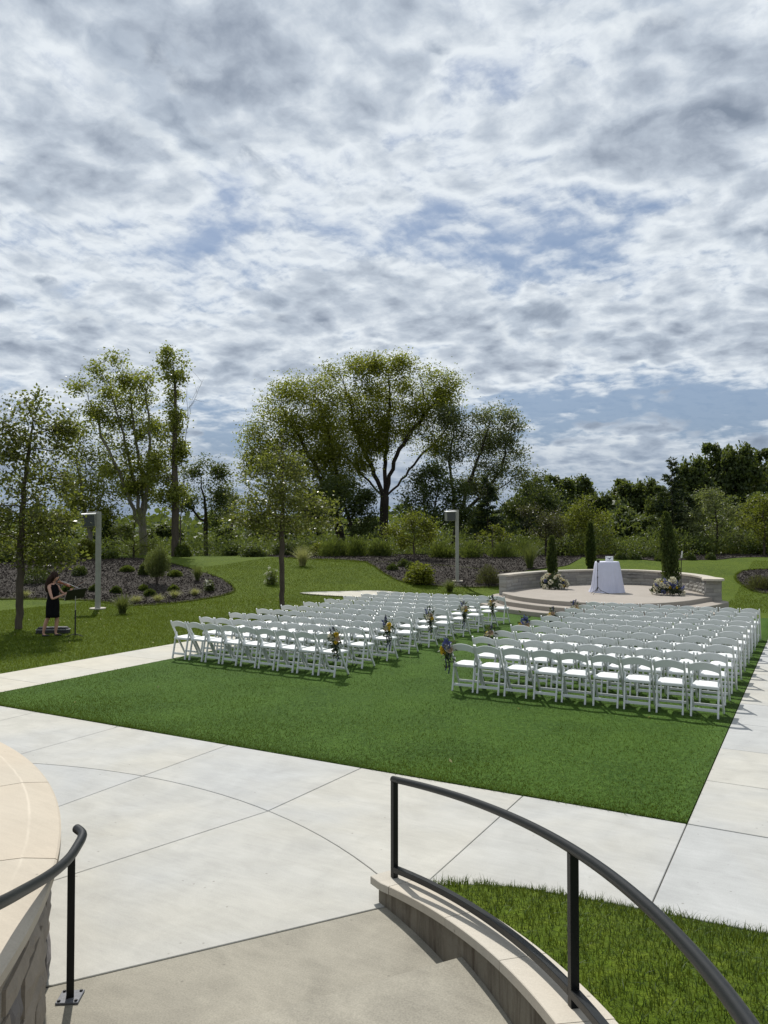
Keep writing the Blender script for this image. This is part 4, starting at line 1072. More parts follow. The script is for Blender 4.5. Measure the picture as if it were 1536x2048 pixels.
# ================================================================ the violinist
def skinned(name, J, E_, mat, root=0, sub=1):
    me = bpy.data.meshes.new('tmp'); me.from_pydata([j[:3] for j in J], E_, []); me.update()
    ob = bpy.data.objects.new('tmp', me); col.objects.link(ob)
    md = ob.modifiers.new('s', 'SKIN'); md.use_smooth_shade = True
    for i, sv in enumerate(me.skin_vertices[0].data):
        r = J[i][3]; sv.radius = (r, J[i][4] if len(J[i]) > 4 else r); sv.use_root = (i == root)
    ob.modifiers.new('u', 'SUBSURF').levels = sub
    dg = bpy.context.evaluated_depsgraph_get(); dg.update()
    out = bpy.data.meshes.new_from_object(ob.evaluated_get(dg)); out.name = name
    out.materials.clear(); out.materials.append(mat)
    out.polygons.foreach_set('use_smooth', [True] * len(out.polygons))
    bpy.data.objects.remove(ob); bpy.data.meshes.remove(me); return out
PX_, PY_ = -17.05, 13.25
# local frame: x forward (to the right in the picture), y to her left (away from the camera)
per = thing('person', 'woman in a sleeveless black dress and sunglasses playing a violin beside the tree', 'person', (PX_, PY_, tz(PX_, PY_) - .012), YAW - R(8))
J = [(0, 0, .86, .125, .11), (.0, 0, 1.00, .10, .11), (.0, 0, 1.14, .105, .125), (-.01, 0, 1.27, .085, .13), (.01, 0, 1.365, .048), (.03, 0, 1.44, .045),
     # right (near) arm: shoulder, elbow, wrist, palm
     (-.02, -.165, 1.285, .048), (.055, -.215, 1.12, .040), (.125, -.235, .965, .033), (.28, -.19, 1.035, .028), (.385, -.14, 1.085, .020), (.43, -.12, 1.095, .024, .014),
     # left arm
     (.0, .165, 1.285, .048), (.09, .20, 1.13, .038), (.19, .20, 1.06, .032), (.34, .12, 1.12, .026), (.44, .06, 1.165, .019), (.475, .045, 1.18, .022, .013),
     # right leg (behind) and left leg
     (.0, -.085, .80, .092), (-.055, -.09, .50, .056), (-.10, -.09, .44, .052), (-.16, -.09, .27, .050), (-.20, -.09, .09, .030), (-.185, -.09, .045, .030), (-.08, -.10, .025, .022),
     (.03, .085, .80, .092), (.06, .085, .50, .056), (.065, .085, .44, .052), (.05, .085, .27, .050), (.03, .085, .09, .030), (.04, .085, .045, .030), (.15, .08, .025, .022)]
E_ = [(0, 1), (1, 2), (2, 3), (3, 4), (4, 5), (3, 6), (6, 7), (7, 8), (8, 9), (9, 10), (10, 11), (3, 12), (12, 13), (13, 14), (14, 15), (15, 16), (16, 17), (0, 18), (18, 19), (19, 20), (20, 21), (21, 22), (22, 23), (23, 24),
      (0, 25), (25, 26), (26, 27), (27, 28), (28, 29), (29, 30), (30, 31)]
def fingers(base, palm, fwd, side, dn, lens):
    for i, l in enumerate(lens):
        o = (i - 1.5) * .017; p0 = Vector(palm) + Vector(fwd) * .02 + Vector(side) * o; p1 = p0 + Vector(fwd) * l * .5 + Vector(dn) * l * .15; p2 = p1 + Vector(fwd) * l * .15 + Vector(dn) * l * .45
        k = len(J); J.extend([(*p0, .0095), (*p1, .0088), (*p2, .0075)]); E_.extend([(base, k), (k, k + 1), (k + 1, k + 2)])
    p0 = Vector(palm) + Vector(side) * -.03 + Vector(dn) * .005; p1 = p0 + Vector(side) * -.012 + Vector(fwd) * .03 + Vector(dn) * .015
    k = len(J); J.extend([(*p0, .011), (*p1, .009)]); E_.extend([(base, k), (k, k + 1)])
fingers(11, (.43, -.12, 1.095), (.93, .3, .1), (.2, -.2, -.9), (.1, .9, -.3), (.062, .07, .066, .052))
fingers(17, (.475, .045, 1.18), (.5, -.5, .6), (.6, .5, .4), (-.3, -.8, .2), (.058, .066, .062, .05))
link('body', skinned('body', J, E_, M['skin']), per)
hm = MB(); hm.ball((0, 0, 0), 1, 20, 14)
hv = []
for x, y, z in hm.v:
    X, Y, Z = x * .092, y * .074, z * .113
    if z < 0: X *= 1 - .10 * z * z; Y *= 1 + .28 * z
    if x > .8 and -.25 < z < .25 and abs(y) < .35: X += .018 * (1 - abs(y) / .35) * (1 - abs(z) / .3)      # nose
    if x > .75 and .1 < z < .4 and .2 < abs(y) < .6: X -= .007                                                # eye sockets
    if x > .6 and -.62 < z < -.42 and abs(y) < .35: X += .005
    if x > .6 and z < -.75: X += .012                                                                         # chin
    hv.append((X, Y, Z))
hm.v = hv
for sy in (-1, 1): hm.ball((-.005, sy * .074, -.005), .022, 6, 5, (.7, .3, 1.1))
he = hm.build('head', M['skin'], per, True, (.045, .0, 1.515)); he.rotation_euler = (R(-6), R(12), R(14))
m_ = MB(); m_.ball((.083, -.03, .022), .022, 8, 6, (.35, 1, .8)); m_.ball((.083, .03, .022), .022, 8, 6, (.35, 1, .8)); m_.tube([(.083, -.05, .03), (.0, -.076, .025)], .003, 5); m_.tube([(.083, .05, .03), (.0, .076, .025)], .003, 5); m_.build('sunglasses', M['black'], he)
m_ = MB(); m_.ball((.083, 0, -.058), .017, 8, 5, (.4, 1, .32)); m_.build('mouth', M['blush'], he)
m_ = MB(); m_.ball((-.022, 0, .028), .112, 16, 10, (.98, .84, .98)); m_.tube([(-.05, -.03, .02), (-.10, -.045, -.10), (-.115, -.05, -.22), (-.10, -.05, -.34), (-.085, -.05, -.42)], [.07, .075, .065, .05, .012], 10); m_.tube([(-.05, .03, .02), (-.09, .045, -.10), (-.105, .05, -.24), (-.09, .05, -.36)], [.07, .07, .055, .012], 10)
m_.tube([(.0, -.07, .05), (.02, -.082, -.03), (.0, -.085, -.12)], [.03, .018, .006], 6)
hh = m_.build('hair', M['hair'], he, True)
dr_ = MB(); secs = [(1.335, .0, .050, .075), (1.30, -.005, .078, .135), (1.24, -.002, .098, .150), (1.15, .005, .118, .150), (1.05, .005, .112, .138), (.97, .0, .110, .140), (.87, -.002, .128, .165), (.72, -.005, .132, .172), (.58, -.005, .130, .172), (.485, -.005, .134, .176), (.483, -.005, .120, .16)]
n = 28; P = []
for (z, cx_, a, b) in secs:
    for k in range(n):
        th = 2 * math.pi * k / n; w_ = 1 + (.025 * math.sin(5 * th) if z < .8 else 0); P.append((cx_ + a * w_ * 1.2 * math.cos(th), b * w_ * 1.04 * math.sin(th), z))
fs = [(i * n + k, i * n + (k + 1) % n, (i + 1) * n + (k + 1) % n, (i + 1) * n + k) for i in range(len(secs) - 1) for k in range(n)]
dr_.add(P, fs); dr_.build('dress', M['dress'], per, True)
for x0, y0, lab in ((-.155, -.095, 0), (.075, .083, 0)):
    m_ = MB(); m_.ball((x0 + .03, y0, .028), .05, 10, 6, (2.3, .85, .5)); m_.tube([(x0 - .05, y0, .07), (x0 - .06, y0, .01)], .018, 6); m_.build('shoe', M['black'], per, True)
# violin, from the chin forwards and a little down, held by the left hand
vi = thing('violin', 'reddish brown violin held under the chin of the woman in black', 'violin', (0, 0, 0), YAW - R(8))
vi.location = per.matrix_basis @ Vector((0, 0, 0)) if False else per.location
A = Vector((.115, .035, 1.40)); Bv = Vector((.62, .055, 1.215)); ax = (Bv - A).normalized(); sd_ = ax.cross(Vector((0, 0, 1))).normalized(); nn_ = sd_.cross(ax)
def vpt(t, s_, h): return tuple(A + ax * t + sd_ * s_ + nn_ * h)
out = [(0, .03), (.02, .075), (.07, .083), (.11, .07), (.145, .054), (.18, .052), (.22, .068), (.28, .102), (.33, .098), (.355, .06), (.36, .02)]
out = [(.36 - t, w__) for t, w__ in out][::-1]
loop = out + [(t, -w__) for t, w__ in out[::-1]]
mb = MB(); n = len(loop); mb.add([vpt(t, s_, h) for h in (-.018, .018) for t, s_ in loop], [tuple(range(n))[::-1], tuple(range(n, 2 * n))] + [(i, (i + 1) % n, n + (i + 1) % n, n + i) for i in range(n)])
mb.build('body', M['violin'], vi)
mb = MB(); mb.bar(vpt(.33, 0, .026), vpt(.60, 0, .022), .026, .018, up=nn_); mb.tube([vpt(.59, 0, .018), vpt(.62, 0, .010), vpt(.62, 0, -.005)], .012, 6); mb.build('neck', M['black'], vi)
mb = MB(); mb.bar(vpt(.18, -.02, .02), vpt(.18, .02, .02), .004, .03, up=nn_)
for k in range(4): mb.tube([vpt(.06, (k - 1.5) * .008, .028), vpt(.18, (k - 1.5) * .011, .044), vpt(.60, (k - 1.5) * .005, .030)], .0012, 4)
mb.build('strings', M['paper'], vi)
bw = thing('violin_bow', 'thin violin bow pointing up over the music stand', 'bow', per.location, YAW - R(8))
mb = MB(); mb.tube([(.40, -.115, 1.10), (.62, -.03, 1.27), (.86, .07, 1.43)], [.0055, .005, .004], 6); mb.build('stick', M['violin'], bw)
mb = MB(); mb.bar((.41, -.11, 1.085), (.86, .075, 1.41), .008, .002); mb.build('hair', M['paper'], bw)
# music stand, its dark desk facing her
msx = Vector((PX_, PY_, 0)) + Euler((0, 0, YAW)).to_matrix() @ Vector((.60, -.06, 0))
mu = thing('music_stand', 'black music stand with broad desk in front of the violinist', 'music stand', (msx.x, msx.y, tz(msx.x, msx.y) - .012), YAW - R(48))
m_ = MB(); m_.tube([(0, 0, .03), (0, 0, .68)], .019, 10); m_.build('lower_tube', M['black'], mu)
m_ = MB(); m_.tube([(0, 0, .66), (.0, 0, 1.03)], .010, 8); m_.build('upper_tube', M['postm'], mu)
rt = Euler((R(10), R(-50), R(-6))).to_matrix(); c_ = Vector((.02, 0, 1.08))
m_ = MB(); m_.box(c_, (.34, .50, .008), rt, .002); m_.box(c_ + rt @ Vector((-.17, 0, .025)), (.006, .50, .05), rt); m_.build('desk', M['black'], mu)
m_ = MB(); m_.box(c_ + rt @ Vector((.0, .02, .008)), (.30, .40, .004), rt); sh = m_.build('sheet_music', M['paper'], None, loc=mu.location); sh.rotation_euler = mu.rotation_euler; prop(sh, 'pale sheet music lying on the desk of the black music stand', 'sheet music')
for i in range(3):
    a = R(30 + 120 * i); m_ = MB(); m_.tube([(0, 0, .07), (.12 * math.cos(a), .12 * math.sin(a), .05), (.24 * math.cos(a), .24 * math.sin(a), .012)], .009, 6); m_.build('leg', M['black'], mu)
# open violin case on the lawn
cs = thing('violin_case', 'long black violin case with pale edge lying on the grass behind the violinist', 'violin case', (PX_ - .50, PY_ + .40, tz(PX_, PY_) - .01), YAW + R(6))
m_ = MB(); P = [(-.42, -.07), (-.40, -.10), (.1, -.13), (.38, -.13), (.42, -.09), (.42, .09), (.38, .13), (.1, .13), (-.40, .10), (-.42, .07)]
def hull(P, z0, z1, s1=.96):
    m = MB(); k = len(P); m.add([(x, y, z0) for x, y in P] + [(x * s1, y * s1, z1) for x, y in P], [tuple(range(k))[::-1], tuple(range(k, 2 * k))] + [(i, (i + 1) % k, k + (i + 1) % k, k + i) for i in range(k)]); return m
hull(P, 0, .10).build('shell', M['black'], cs)
hull([(x * 1.0, y * 1.01) for x, y in P], .10, .106, 1.0).build('trim', M['paper'], cs)
hull([(x * .98, y * .98) for x, y in P], .106, .165, .86).build('lid', M['black'], cs)

# ================================================================ car beyond the rise
cx_, cy__ = -46.5, 55.0
car = thing('parked_car', 'silver car parked far behind the left-hand trees, only its roof showing', 'car', (cx_, cy__, tz(cx_, cy__)), YAW + R(4))
def loft(secs, mat, name):
    m = MB(); k = len(secs[0]); m.add([p for s_ in secs for p in s_], [(i * k + j, i * k + (j + 1) % k, (i + 1) * k + (j + 1) % k, (i + 1) * k + j) for i in range(len(secs) - 1) for j in range(k)] + [tuple(range(k))[::-1], tuple((len(secs) - 1) * k + j for j in range(k))])
    return m.build(name, mat, car, True)
prof_ = [(-2.25, .62, .78, .70), (-2.1, .35, .95, .84), (-1.2, .28, 1.0, .88), (0, .25, .98, .90), (1.2, .28, .96, .90), (2.0, .32, .86, .86), (2.3, .45, .72, .74)]
loft([[(x, -w__, z0), (x, w__, z0), (x, w__, (z0 + z1) / 2 + .1), (x, w__ * .92, z1), (x, -w__ * .92, z1), (x, -w__, (z0 + z1) / 2 + .1)] for x, z0, z1, w__ in prof_], M['carpaint'], 'body')
loft([[(x, -w__, .93), (x, w__, .93), (x, w__ * t_, z1), (x, -w__ * t_, z1)] for x, z1, w__, t_ in ((-1.95, .98, .78, .9), (-1.35, 1.40, .80, .84), (0, 1.45, .80, .82), (.75, 1.38, .80, .84), (1.35, .97, .78, .9))], M['glass'], 'window')
loft([[(x, -w__, z1), (x, w__, z1), (x, w__ * .9, z1 + .05), (x, -w__ * .9, z1 + .05)] for x, z1, w__ in ((-1.5, 1.37, .68), (-.8, 1.44, .70), (.3, 1.45, .70), (.85, 1.38, .68))], M['carpaint'], 'roof')
for x in (-1.4, 1.42):
    for sy in (-1, 1):
        m_ = MB(); m_.lathe([(.001, -.1), (.30, -.1), (.33, -.07), (.33, .07), (.30, .1), (.001, .1)], 20); m_.v = [(a, c_2, b) for a, b, c_2 in m_.v]; o = m_.build('wheel', M['rubber'], car, True, (x, sy * .80, .33))

# ================================================================ vegetation
TREES = {
  'T1': (-19.09, 13.75, [(0.48, 5.59, 0.76, 0.71), (-0.07, 4.83, 0.62, 0.62), (0.96, 4.9, 0.52, 0.55), (0.27, 4.01, 1.03, 0.62), (-0.27, 3.39, 0.69, 0.55), (0.25, 2.91, 1.15, 0.58), (0.77, 2.36, 0.69, 0.58), (0.0, 2.36, 1.24, 0.44), (1.21, 1.91, 0.47, 0.25), (-0.96, 2.84, 0.82, 0.69)]),
  'T2': (-16.21, 21.88, [(0.03, 5.75, 0.31, 0.45), (-0.09, 5.05, 0.73, 0.52), (-0.3, 4.36, 1.08, 0.56), (0.17, 4.01, 1.13, 0.52), (-0.61, 3.57, 1.31, 0.52), (0.61, 3.49, 1.31, 0.45), (-1.13, 3.05, 0.87, 0.45), (1.31, 3.02, 0.78, 0.38), (-0.09, 2.91, 1.39, 0.42)]),
  'T3': (-36.32, 34.73, [(-2.57, 11.6, 0.87, 1.05), (-1.49, 11.76, 0.93, 0.99), (-3.5, 10.21, 1.08, 1.18), (-1.49, 9.9, 1.7, 1.39), (0.06, 10.52, 0.93, 1.3), (-2.73, 8.35, 1.24, 1.39), (-0.25, 8.04, 1.18, 1.49), (-1.49, 7.11, 1.55, 1.39), (0.37, 6.18, 0.87, 1.39), (-1.95, 5.56, 1.39, 1.18), (-0.25, 4.32, 1.08, 1.18)]),
  'T3b': (-36.84, 31.01, [(-0.81, 6.78, 0.81, 1.1), (-0.09, 5.33, 1.1, 1.16), (0.78, 4.02, 1.31, 0.87), (-0.81, 3.87, 1.02, 0.93), (0.2, 3.0, 1.45, 0.81)]),
  'T4': (-33.20, 34.17, [(-0.59, 11.7, 0.59, 0.59), (0.36, 11.88, 0.42, 0.53), (-0.15, 10.75, 0.59, 0.74), (-0.3, 9.56, 0.5, 0.74), (-0.06, 8.23, 0.65, 0.83), (-0.65, 7.34, 0.83, 0.83), (-0.15, 6.15, 0.77, 0.83), (-0.74, 5.11, 1.04, 1.01), (-0.15, 3.78, 0.89, 1.01)]),
  'T5': (-35.71, 39.64, [(0.44, 5.94, 0.81, 0.94), (-0.4, 5.1, 0.87, 0.94), (0.6, 4.6, 0.87, 0.87), (-0.91, 4.09, 1.14, 1.07), (0.27, 3.25, 1.14, 0.94), (-1.41, 5.43, 0.67, 0.87)]),
  'T5b': (-52.68, 62.24, [(-0.52, 7.35, 0.83, 1.14), (0.15, 6.06, 1.24, 1.34), (0.67, 4.77, 1.24, 1.24)]),
  'T6': (-31.80, 50.97, [(-4.84, 13.71, 1.16, 1.08), (-3.48, 13.51, 1.74, 1.32), (-5.61, 11.77, 1.47, 1.47), (-3.87, 11.38, 2.13, 1.55), (-1.94, 13.32, 1.24, 1.35), (-6.77, 10.03, 1.16, 1.24), (-5.23, 9.26, 1.86, 1.32), (-2.9, 9.06, 2.01, 1.47), (-6.97, 7.9, 0.93, 1.08), (-1.55, 10.61, 1.55, 1.63), (-0.77, 8.29, 1.74, 1.55), (-3.48, 6.93, 2.32, 1.32), (-1.35, 5.97, 2.13, 1.32)]),
  'T7': (-30.13, 54.18, [(-4.0, 15.19, 1.12, 1.04), (-2.72, 15.59, 1.6, 1.12), (-0.72, 15.79, 1.68, 1.2), (1.28, 15.99, 1.68, 1.08), (3.28, 15.71, 1.52, 1.2), (4.68, 14.59, 1.28, 1.44), (-1.92, 13.79, 2.0, 1.44), (0.48, 13.79, 2.08, 1.44), (3.08, 13.39, 2.0, 1.52), (5.08, 12.39, 0.96, 1.36), (-3.12, 11.79, 1.68, 1.6), (-1.12, 11.39, 1.8, 1.36), (2.08, 11.39, 1.84, 1.28), (4.48, 10.79, 1.36, 1.36), (-2.72, 9.39, 1.76, 1.44), (-0.92, 9.59, 1.04, 0.88), (-4.32, 9.79, 1.0, 1.4)]),
  'T8': (-24.53, 55.01, [(-0.19, 11.81, 1.08, 1.01), (0.97, 12.0, 1.01, 0.85), (2.71, 11.62, 1.01, 1.01), (3.87, 11.62, 1.16, 0.93), (4.76, 10.26, 0.85, 1.32), (3.29, 9.68, 1.24, 1.08), (1.55, 10.07, 1.08, 1.08), (4.84, 8.33, 0.85, 1.08), (3.68, 7.55, 1.39, 1.01), (0.0, 9.49, 0.97, 1.08), (2.13, 6.97, 1.16, 0.85), (5.23, 7.17, 0.7, 0.7)]),
  'T9': (-24.31, 50.56, [(-1.08, 4.91, 1.23, 1.23), (0.18, 6.17, 1.3, 1.23), (1.45, 5.45, 1.45, 1.3), (-0.36, 3.83, 1.73, 1.08), (1.63, 3.64, 1.52, 1.01)]),
  'T9b': (-29.73, 48.69, [(-0.92, 5.67, 1.32, 1.1), (0.55, 4.93, 1.18, 1.03), (-1.65, 4.38, 1.62, 1.25), (0.37, 3.46, 1.47, 0.88)]),
  'T9c': (-18.61, 58.30, [(-0.19, 6.17, 1.32, 1.32), (-0.97, 4.82, 1.55, 1.32), (0.77, 4.82, 1.55, 1.32)]),
  'Y1': (-18.99, 37.50, [(-0.08, 2.07, 0.76, 0.6), (-0.62, 1.53, 0.81, 0.54), (0.6, 1.53, 0.7, 0.49), (0.19, 1.04, 0.92, 0.38)]),
  'Y2': (-15.64, 40.50, [(0.0, 1.69, 0.39, 0.39), (-0.42, 1.28, 0.55, 0.33), (0.5, 1.28, 0.55, 0.33)]),
  'Y3': (-13.96, 44.87, [(-0.5, 2.48, 0.83, 0.65), (0.39, 2.18, 0.83, 0.71), (-0.12, 1.53, 1.13, 0.65)]),
  'Y4': (-12.24, 48.12, [(-0.09, 2.76, 0.81, 0.68), (-0.56, 1.96, 0.99, 0.74), (0.62, 1.9, 0.87, 0.81), (0.0, 1.12, 1.24, 0.62)]),
  'Y5': (-2.65, 51.16, [(0.06, 3.01, 0.89, 0.77), (-0.53, 2.12, 0.95, 0.77), (0.5, 1.82, 0.89, 0.89)]),
  'Y6': (-5.36, 51.94, [(-0.22, 3.4, 0.87, 0.93), (0.4, 2.48, 1.05, 0.99), (-0.62, 1.86, 0.99, 0.93), (0.56, 1.24, 1.11, 0.74)]),
  'Y7': (-32.25, 30.12, [(0.0, 1.92, 0.65, 0.65), (-0.49, 1.11, 0.92, 0.65), (0.46, 0.84, 0.98, 0.6), (-0.08, 0.3, 1.19, 0.43)]),
}
WOOD = [
  (-24.85, 75.43, 8.38, 2.11),
  (-21.70, 72.60, 8.40, 2.10),
  (-21.21, 79.75, 9.05, 2.17),
  (-16.78, 70.76, 6.78, 1.81),
  (-16.94, 79.83, 8.32, 2.11),
  (-14.58, 78.86, 8.45, 2.06),
  (-12.05, 73.40, 7.22, 1.63),
  (-9.95, 76.85, 10.16, 2.04),
  (-8.58, 82.19, 11.60, 2.35),
  (-6.35, 81.14, 11.54, 2.29),
  (-4.76, 86.60, 11.19, 2.31),
  (-2.72, 83.16, 11.05, 2.39),
  (-8.13, 68.71, 6.44, 1.90),
  (-6.15, 72.10, 6.38, 2.04),
  (-3.85, 68.80, 6.44, 1.84),
  (-13.29, 63.55, 5.34, 1.76),
  (-16.78, 61.61, 5.42, 1.60),
  (-22.33, 63.10, 5.91, 1.53),
  (-25.12, 61.55, 5.55, 1.53),
  (-35.13, 60.56, 4.55, 1.63),
  (-41.83, 56.83, 4.78, 1.81),
  (-46.31, 58.92, 4.13, 1.72),
  (-1.13, 74.89, 7.68, 2.13),
  (-56.42, 51.01, 4.09, 1.86),
  (-51.30, 51.57, 4.09, 1.63),
  (-61.96, 45.64, 3.82, 2.08),
  (-55.81, 44.48, 4.04, 1.70),
  (-57.32, 39.06, 4.15, 1.84),
  (-45.05, 52.76, 3.66, 1.32),
  (-9.14, 63.57, 4.89, 1.55),
  (-11.17, 62.44, 4.45, 1.47),
  (-37.58, 54.62, 3.82, 1.53),
  (-47.78, 32.93, 1.89, 1.34),
  (-47.09, 40.18, 3.05, 1.27),
]
SHRUBS = [
  (-28.77, 21.58, 0.57, 0.81, 'boxwood', 'boxwood', 'dark clipped boxwood ball on the mulch behind the violinist'),
  (-28.07, 23.17, 0.31, 0.48, 'boxwood', 'boxwood', 'small dark boxwood on the mulch left of the near lamp post'),
  (-24.57, 22.04, 0.2, 0.3, 'boxwood', 'low_shrub', 'small dark green tuft on the mulch right of the near lamp post'),
  (-23.2, 22.53, 0.22, 0.3, 'boxwood', 'low_shrub', 'low rounded shrub among the pale sedges on the left bed'),
  (-23.14, 23.76, 0.19, 0.27, 'shrub', 'low_shrub', 'small olive mound right of the low rounded shrub on the left bed'),
  (-24.15, 23.09, 0.16, 0.23, 'shrub', 'low_shrub', 'tiny dark tuft above the low rounded shrub on the left bed'),
  (-26.91, 24.77, 0.29, 0.29, 'shrub', 'low_shrub', 'flat olive shrub high on the left bed'),
  (-25.92, 24.78, 0.2, 0.62, 'darkleaf', 'low_shrub', 'dark upright shrub beside the big feathery bush on the left bed'),
  (-24.9, 25.65, 0.31, 0.27, 'shrub', 'low_shrub', 'flat grey green shrub right of the big feathery bush'),
  (-26.2, 21.03, 0.24, 0.34, 'boxwood', 'low_shrub', 'small dark shrub beside the music stand desk'),
  (-25.48, 21.77, 0.2, 0.26, 'boxwood', 'low_shrub', 'little dark shrub just left of the near lamp post'),
  (-22.01, 24.63, 0.25, 0.54, 'darkleaf', 'white_flowering_shrub', 'small dark shrub with white flower heads at the tip of the left bed'),
  (-20.71, 27.24, 0.35, 0.74, 'shrub', 'white_flowering_shrub', 'green shrub with white flower heads behind the middle young tree'),
  (-15.46, 31.12, 0.76, 1.16, 'limeshrub', 'leafy_shrub', 'bright leafy shrub left of the far lamp post'),
  (-17.96, 33.15, 0.27, 0.36, 'boxwood', 'boxwood', 'leftmost of three little boxwood balls behind the bright leafy shrub'),
  (-17.94, 34.26, 0.3, 0.45, 'boxwood', 'boxwood', 'middle one of three little boxwood balls behind the bright leafy shrub'),
  (-17.29, 33.8, 0.27, 0.42, 'boxwood', 'boxwood', 'rightmost of three little boxwood balls behind the bright leafy shrub'),
  (-13.07, 33.21, 0.68, 1.03, 'redshrub', 'twiggy_shrub', 'grey twiggy shrub on the mulch just left of the stage wall'),
  (-9.24, 43.0, 0.33, 0.46, 'boxwood', 'boxwood', 'boxwood ball just right of the card on the white table'),
  (-8.58, 43.26, 0.38, 0.49, 'boxwood', 'boxwood', 'second boxwood ball right of the white table'),
  (-8.02, 44.47, 0.41, 0.44, 'boxwood', 'boxwood', 'flattened boxwood between two round balls behind the stage'),
  (-7.15, 43.2, 0.35, 0.48, 'boxwood', 'boxwood', 'round boxwood ball left of the tall column evergreen on the stage'),
  (-5.97, 44.65, 0.35, 0.46, 'boxwood', 'boxwood', 'boxwood ball behind the thin dark pole'),
  (-5.0, 45.6, 0.27, 0.44, 'boxwood', 'boxwood', 'small dark boxwood at the right end of the back bed'),
  (-2.09, 36.87, 0.77, 0.69, 'redshrub', 'twiggy_shrub', 'spreading bronze shrub on the small mulch bed at the right edge'),
  (-24.21, 37.45, 0.98, 1.54, 'meadow', 'feathery_shrub', 'leftmost dark feathery shrub on the ridge below the big trees'),
  (-23.03, 38.11, 0.92, 1.52, 'meadow', 'feathery_shrub', 'dark feathery shrub second from the left on the ridge'),
  (-21.53, 38.37, 0.85, 1.17, 'meadow', 'feathery_shrub', 'loose green shrub left of the slim yellow green tree'),
  (-18.27, 39.61, 0.84, 1.08, 'shrub', 'feathery_shrub', 'green shrub behind the far lamp post'),
  (-16.92, 40.36, 0.9, 1.25, 'meadow', 'feathery_shrub', 'dark feathery shrub right of the far lamp post'),
  (-15.15, 40.77, 1.17, 0.93, 'meadow', 'feathery_shrub', 'broad dark feathery shrub left of the tall lime grass'),
  (-14.85, 43.23, 0.7, 1.09, 'shrub', 'feathery_shrub', 'green shrub behind the tall lime grass clump'),
  (-24.46, 24.15, 0.57, 1.6, 'reed', 'feathery_bush', 'big feathery bush with bare stems on the left bed'),
  (-25.68, 38.36, 0.77, 1.04, 'limeshrub', 'leafy_shrub', 'pale leafy shrub at the left end of the ridge'),
  (-32.73, 34.43, 0.59, 0.91, 'shrub', 'leafy_shrub', 'leafy shrub under the narrow poplar'),
  (-27.91, 34.83, 0.97, 0.8, 'darkleaf', 'leafy_shrub', 'dark shrub behind the middle young tree at its left'),
  (-31.45, 37.44, 0.81, 0.79, 'darkleaf', 'leafy_shrub', 'dark shrub between the parked car and the middle young tree'),
  (-28.09, 38.16, 1.03, 1.11, 'darkleaf', 'leafy_shrub', 'dark shrub directly behind the middle young tree trunk'),
  (-31.91, 28.02, 0.67, 0.63, 'shrub', 'leafy_shrub', 'green shrub behind the near lamp post'),
  (-33.2, 26.16, 0.91, 1.06, 'darkleaf', 'leafy_shrub', 'dark shrub behind the violinist on the top of the bed'),
  (-36.08, 25.7, 1.03, 1.0, 'shrub', 'leafy_shrub', 'green shrub at the left edge behind the near tree'),
  (-36.22, 30.21, 0.97, 1.14, 'limeshrub', 'leafy_shrub', 'pale shrub behind the near lamp post head'),
  (-13.81, 47.25, 1.05, 1.3, 'shrub', 'leafy_shrub', 'leafy shrub behind the left column evergreen'),
  (-11.42, 50.86, 1.1, 1.47, 'limeshrub', 'leafy_shrub', 'sunlit leafy shrub behind the white table'),
  (-10.01, 51.64, 1.16, 1.58, 'shrub', 'leafy_shrub', 'green leafy shrub right of the sunlit one behind the white table'),
  (-8.92, 53.4, 0.99, 1.83, 'limeshrub', 'leafy_shrub', 'pale leafy shrub left of the tall column evergreen'),
  (-6.36, 52.53, 1.14, 1.71, 'shrub', 'leafy_shrub', 'green leafy shrub right of the tall column evergreen'),
  (-4.43, 53.61, 1.26, 1.37, 'limeshrub', 'leafy_shrub', 'yellow green shrub at the right above the lawn'),
  (-2.79, 52.23, 1.27, 1.22, 'shrub', 'leafy_shrub', 'dense green shrub at the right edge above the lawn'),
  (-13.54, 49.68, 1.16, 1.65, 'shrub', 'leafy_shrub', 'green shrub left of the middle column evergreen'),
  (-1.56, 51.77, 1.25, 1.32, 'shrub', 'leafy_shrub', 'green shrub just outside the right edge'),
]
CLUMPS = [
  (-19.64, 17.89, 0.36, 0.62, 'reed', 'clump of green ornamental grass on the lawn right of the near lamp post'),
  (-21.88, 20.56, 0.30, 0.34, 'palegrass', 'leftmost pale sedge along the front of the left bed'),
  (-21.70, 21.48, 0.28, 0.32, 'palegrass', 'second pale sedge from the left along the left bed'),
  (-22.14, 22.81, 0.28, 0.34, 'palegrass', 'third pale sedge from the left along the left bed'),
  (-21.80, 23.58, 0.26, 0.32, 'palegrass', 'rightmost pale sedge along the left bed'),
  (-23.57, 25.64, 0.26, 0.65, 'reed', 'upright grass clump at the upper edge of the left bed'),
  (-22.56, 32.13, 0.55, 1.05, 'palegrass', 'tall variegated grass clump on the crest of the lawn'),
  (-13.67, 30.37, 0.38, 0.55, 'reed', 'green grass clump at the foot of the far lamp post'),
  (-12.35, 37.06, 0.50, 1.35, 'reed', 'tall lime green grass clump left of the stage'),
  (-26.86, 19.60, 0.32, 0.32, 'palegrass', 'pale sedge beside the trunk of the near tree'),
]

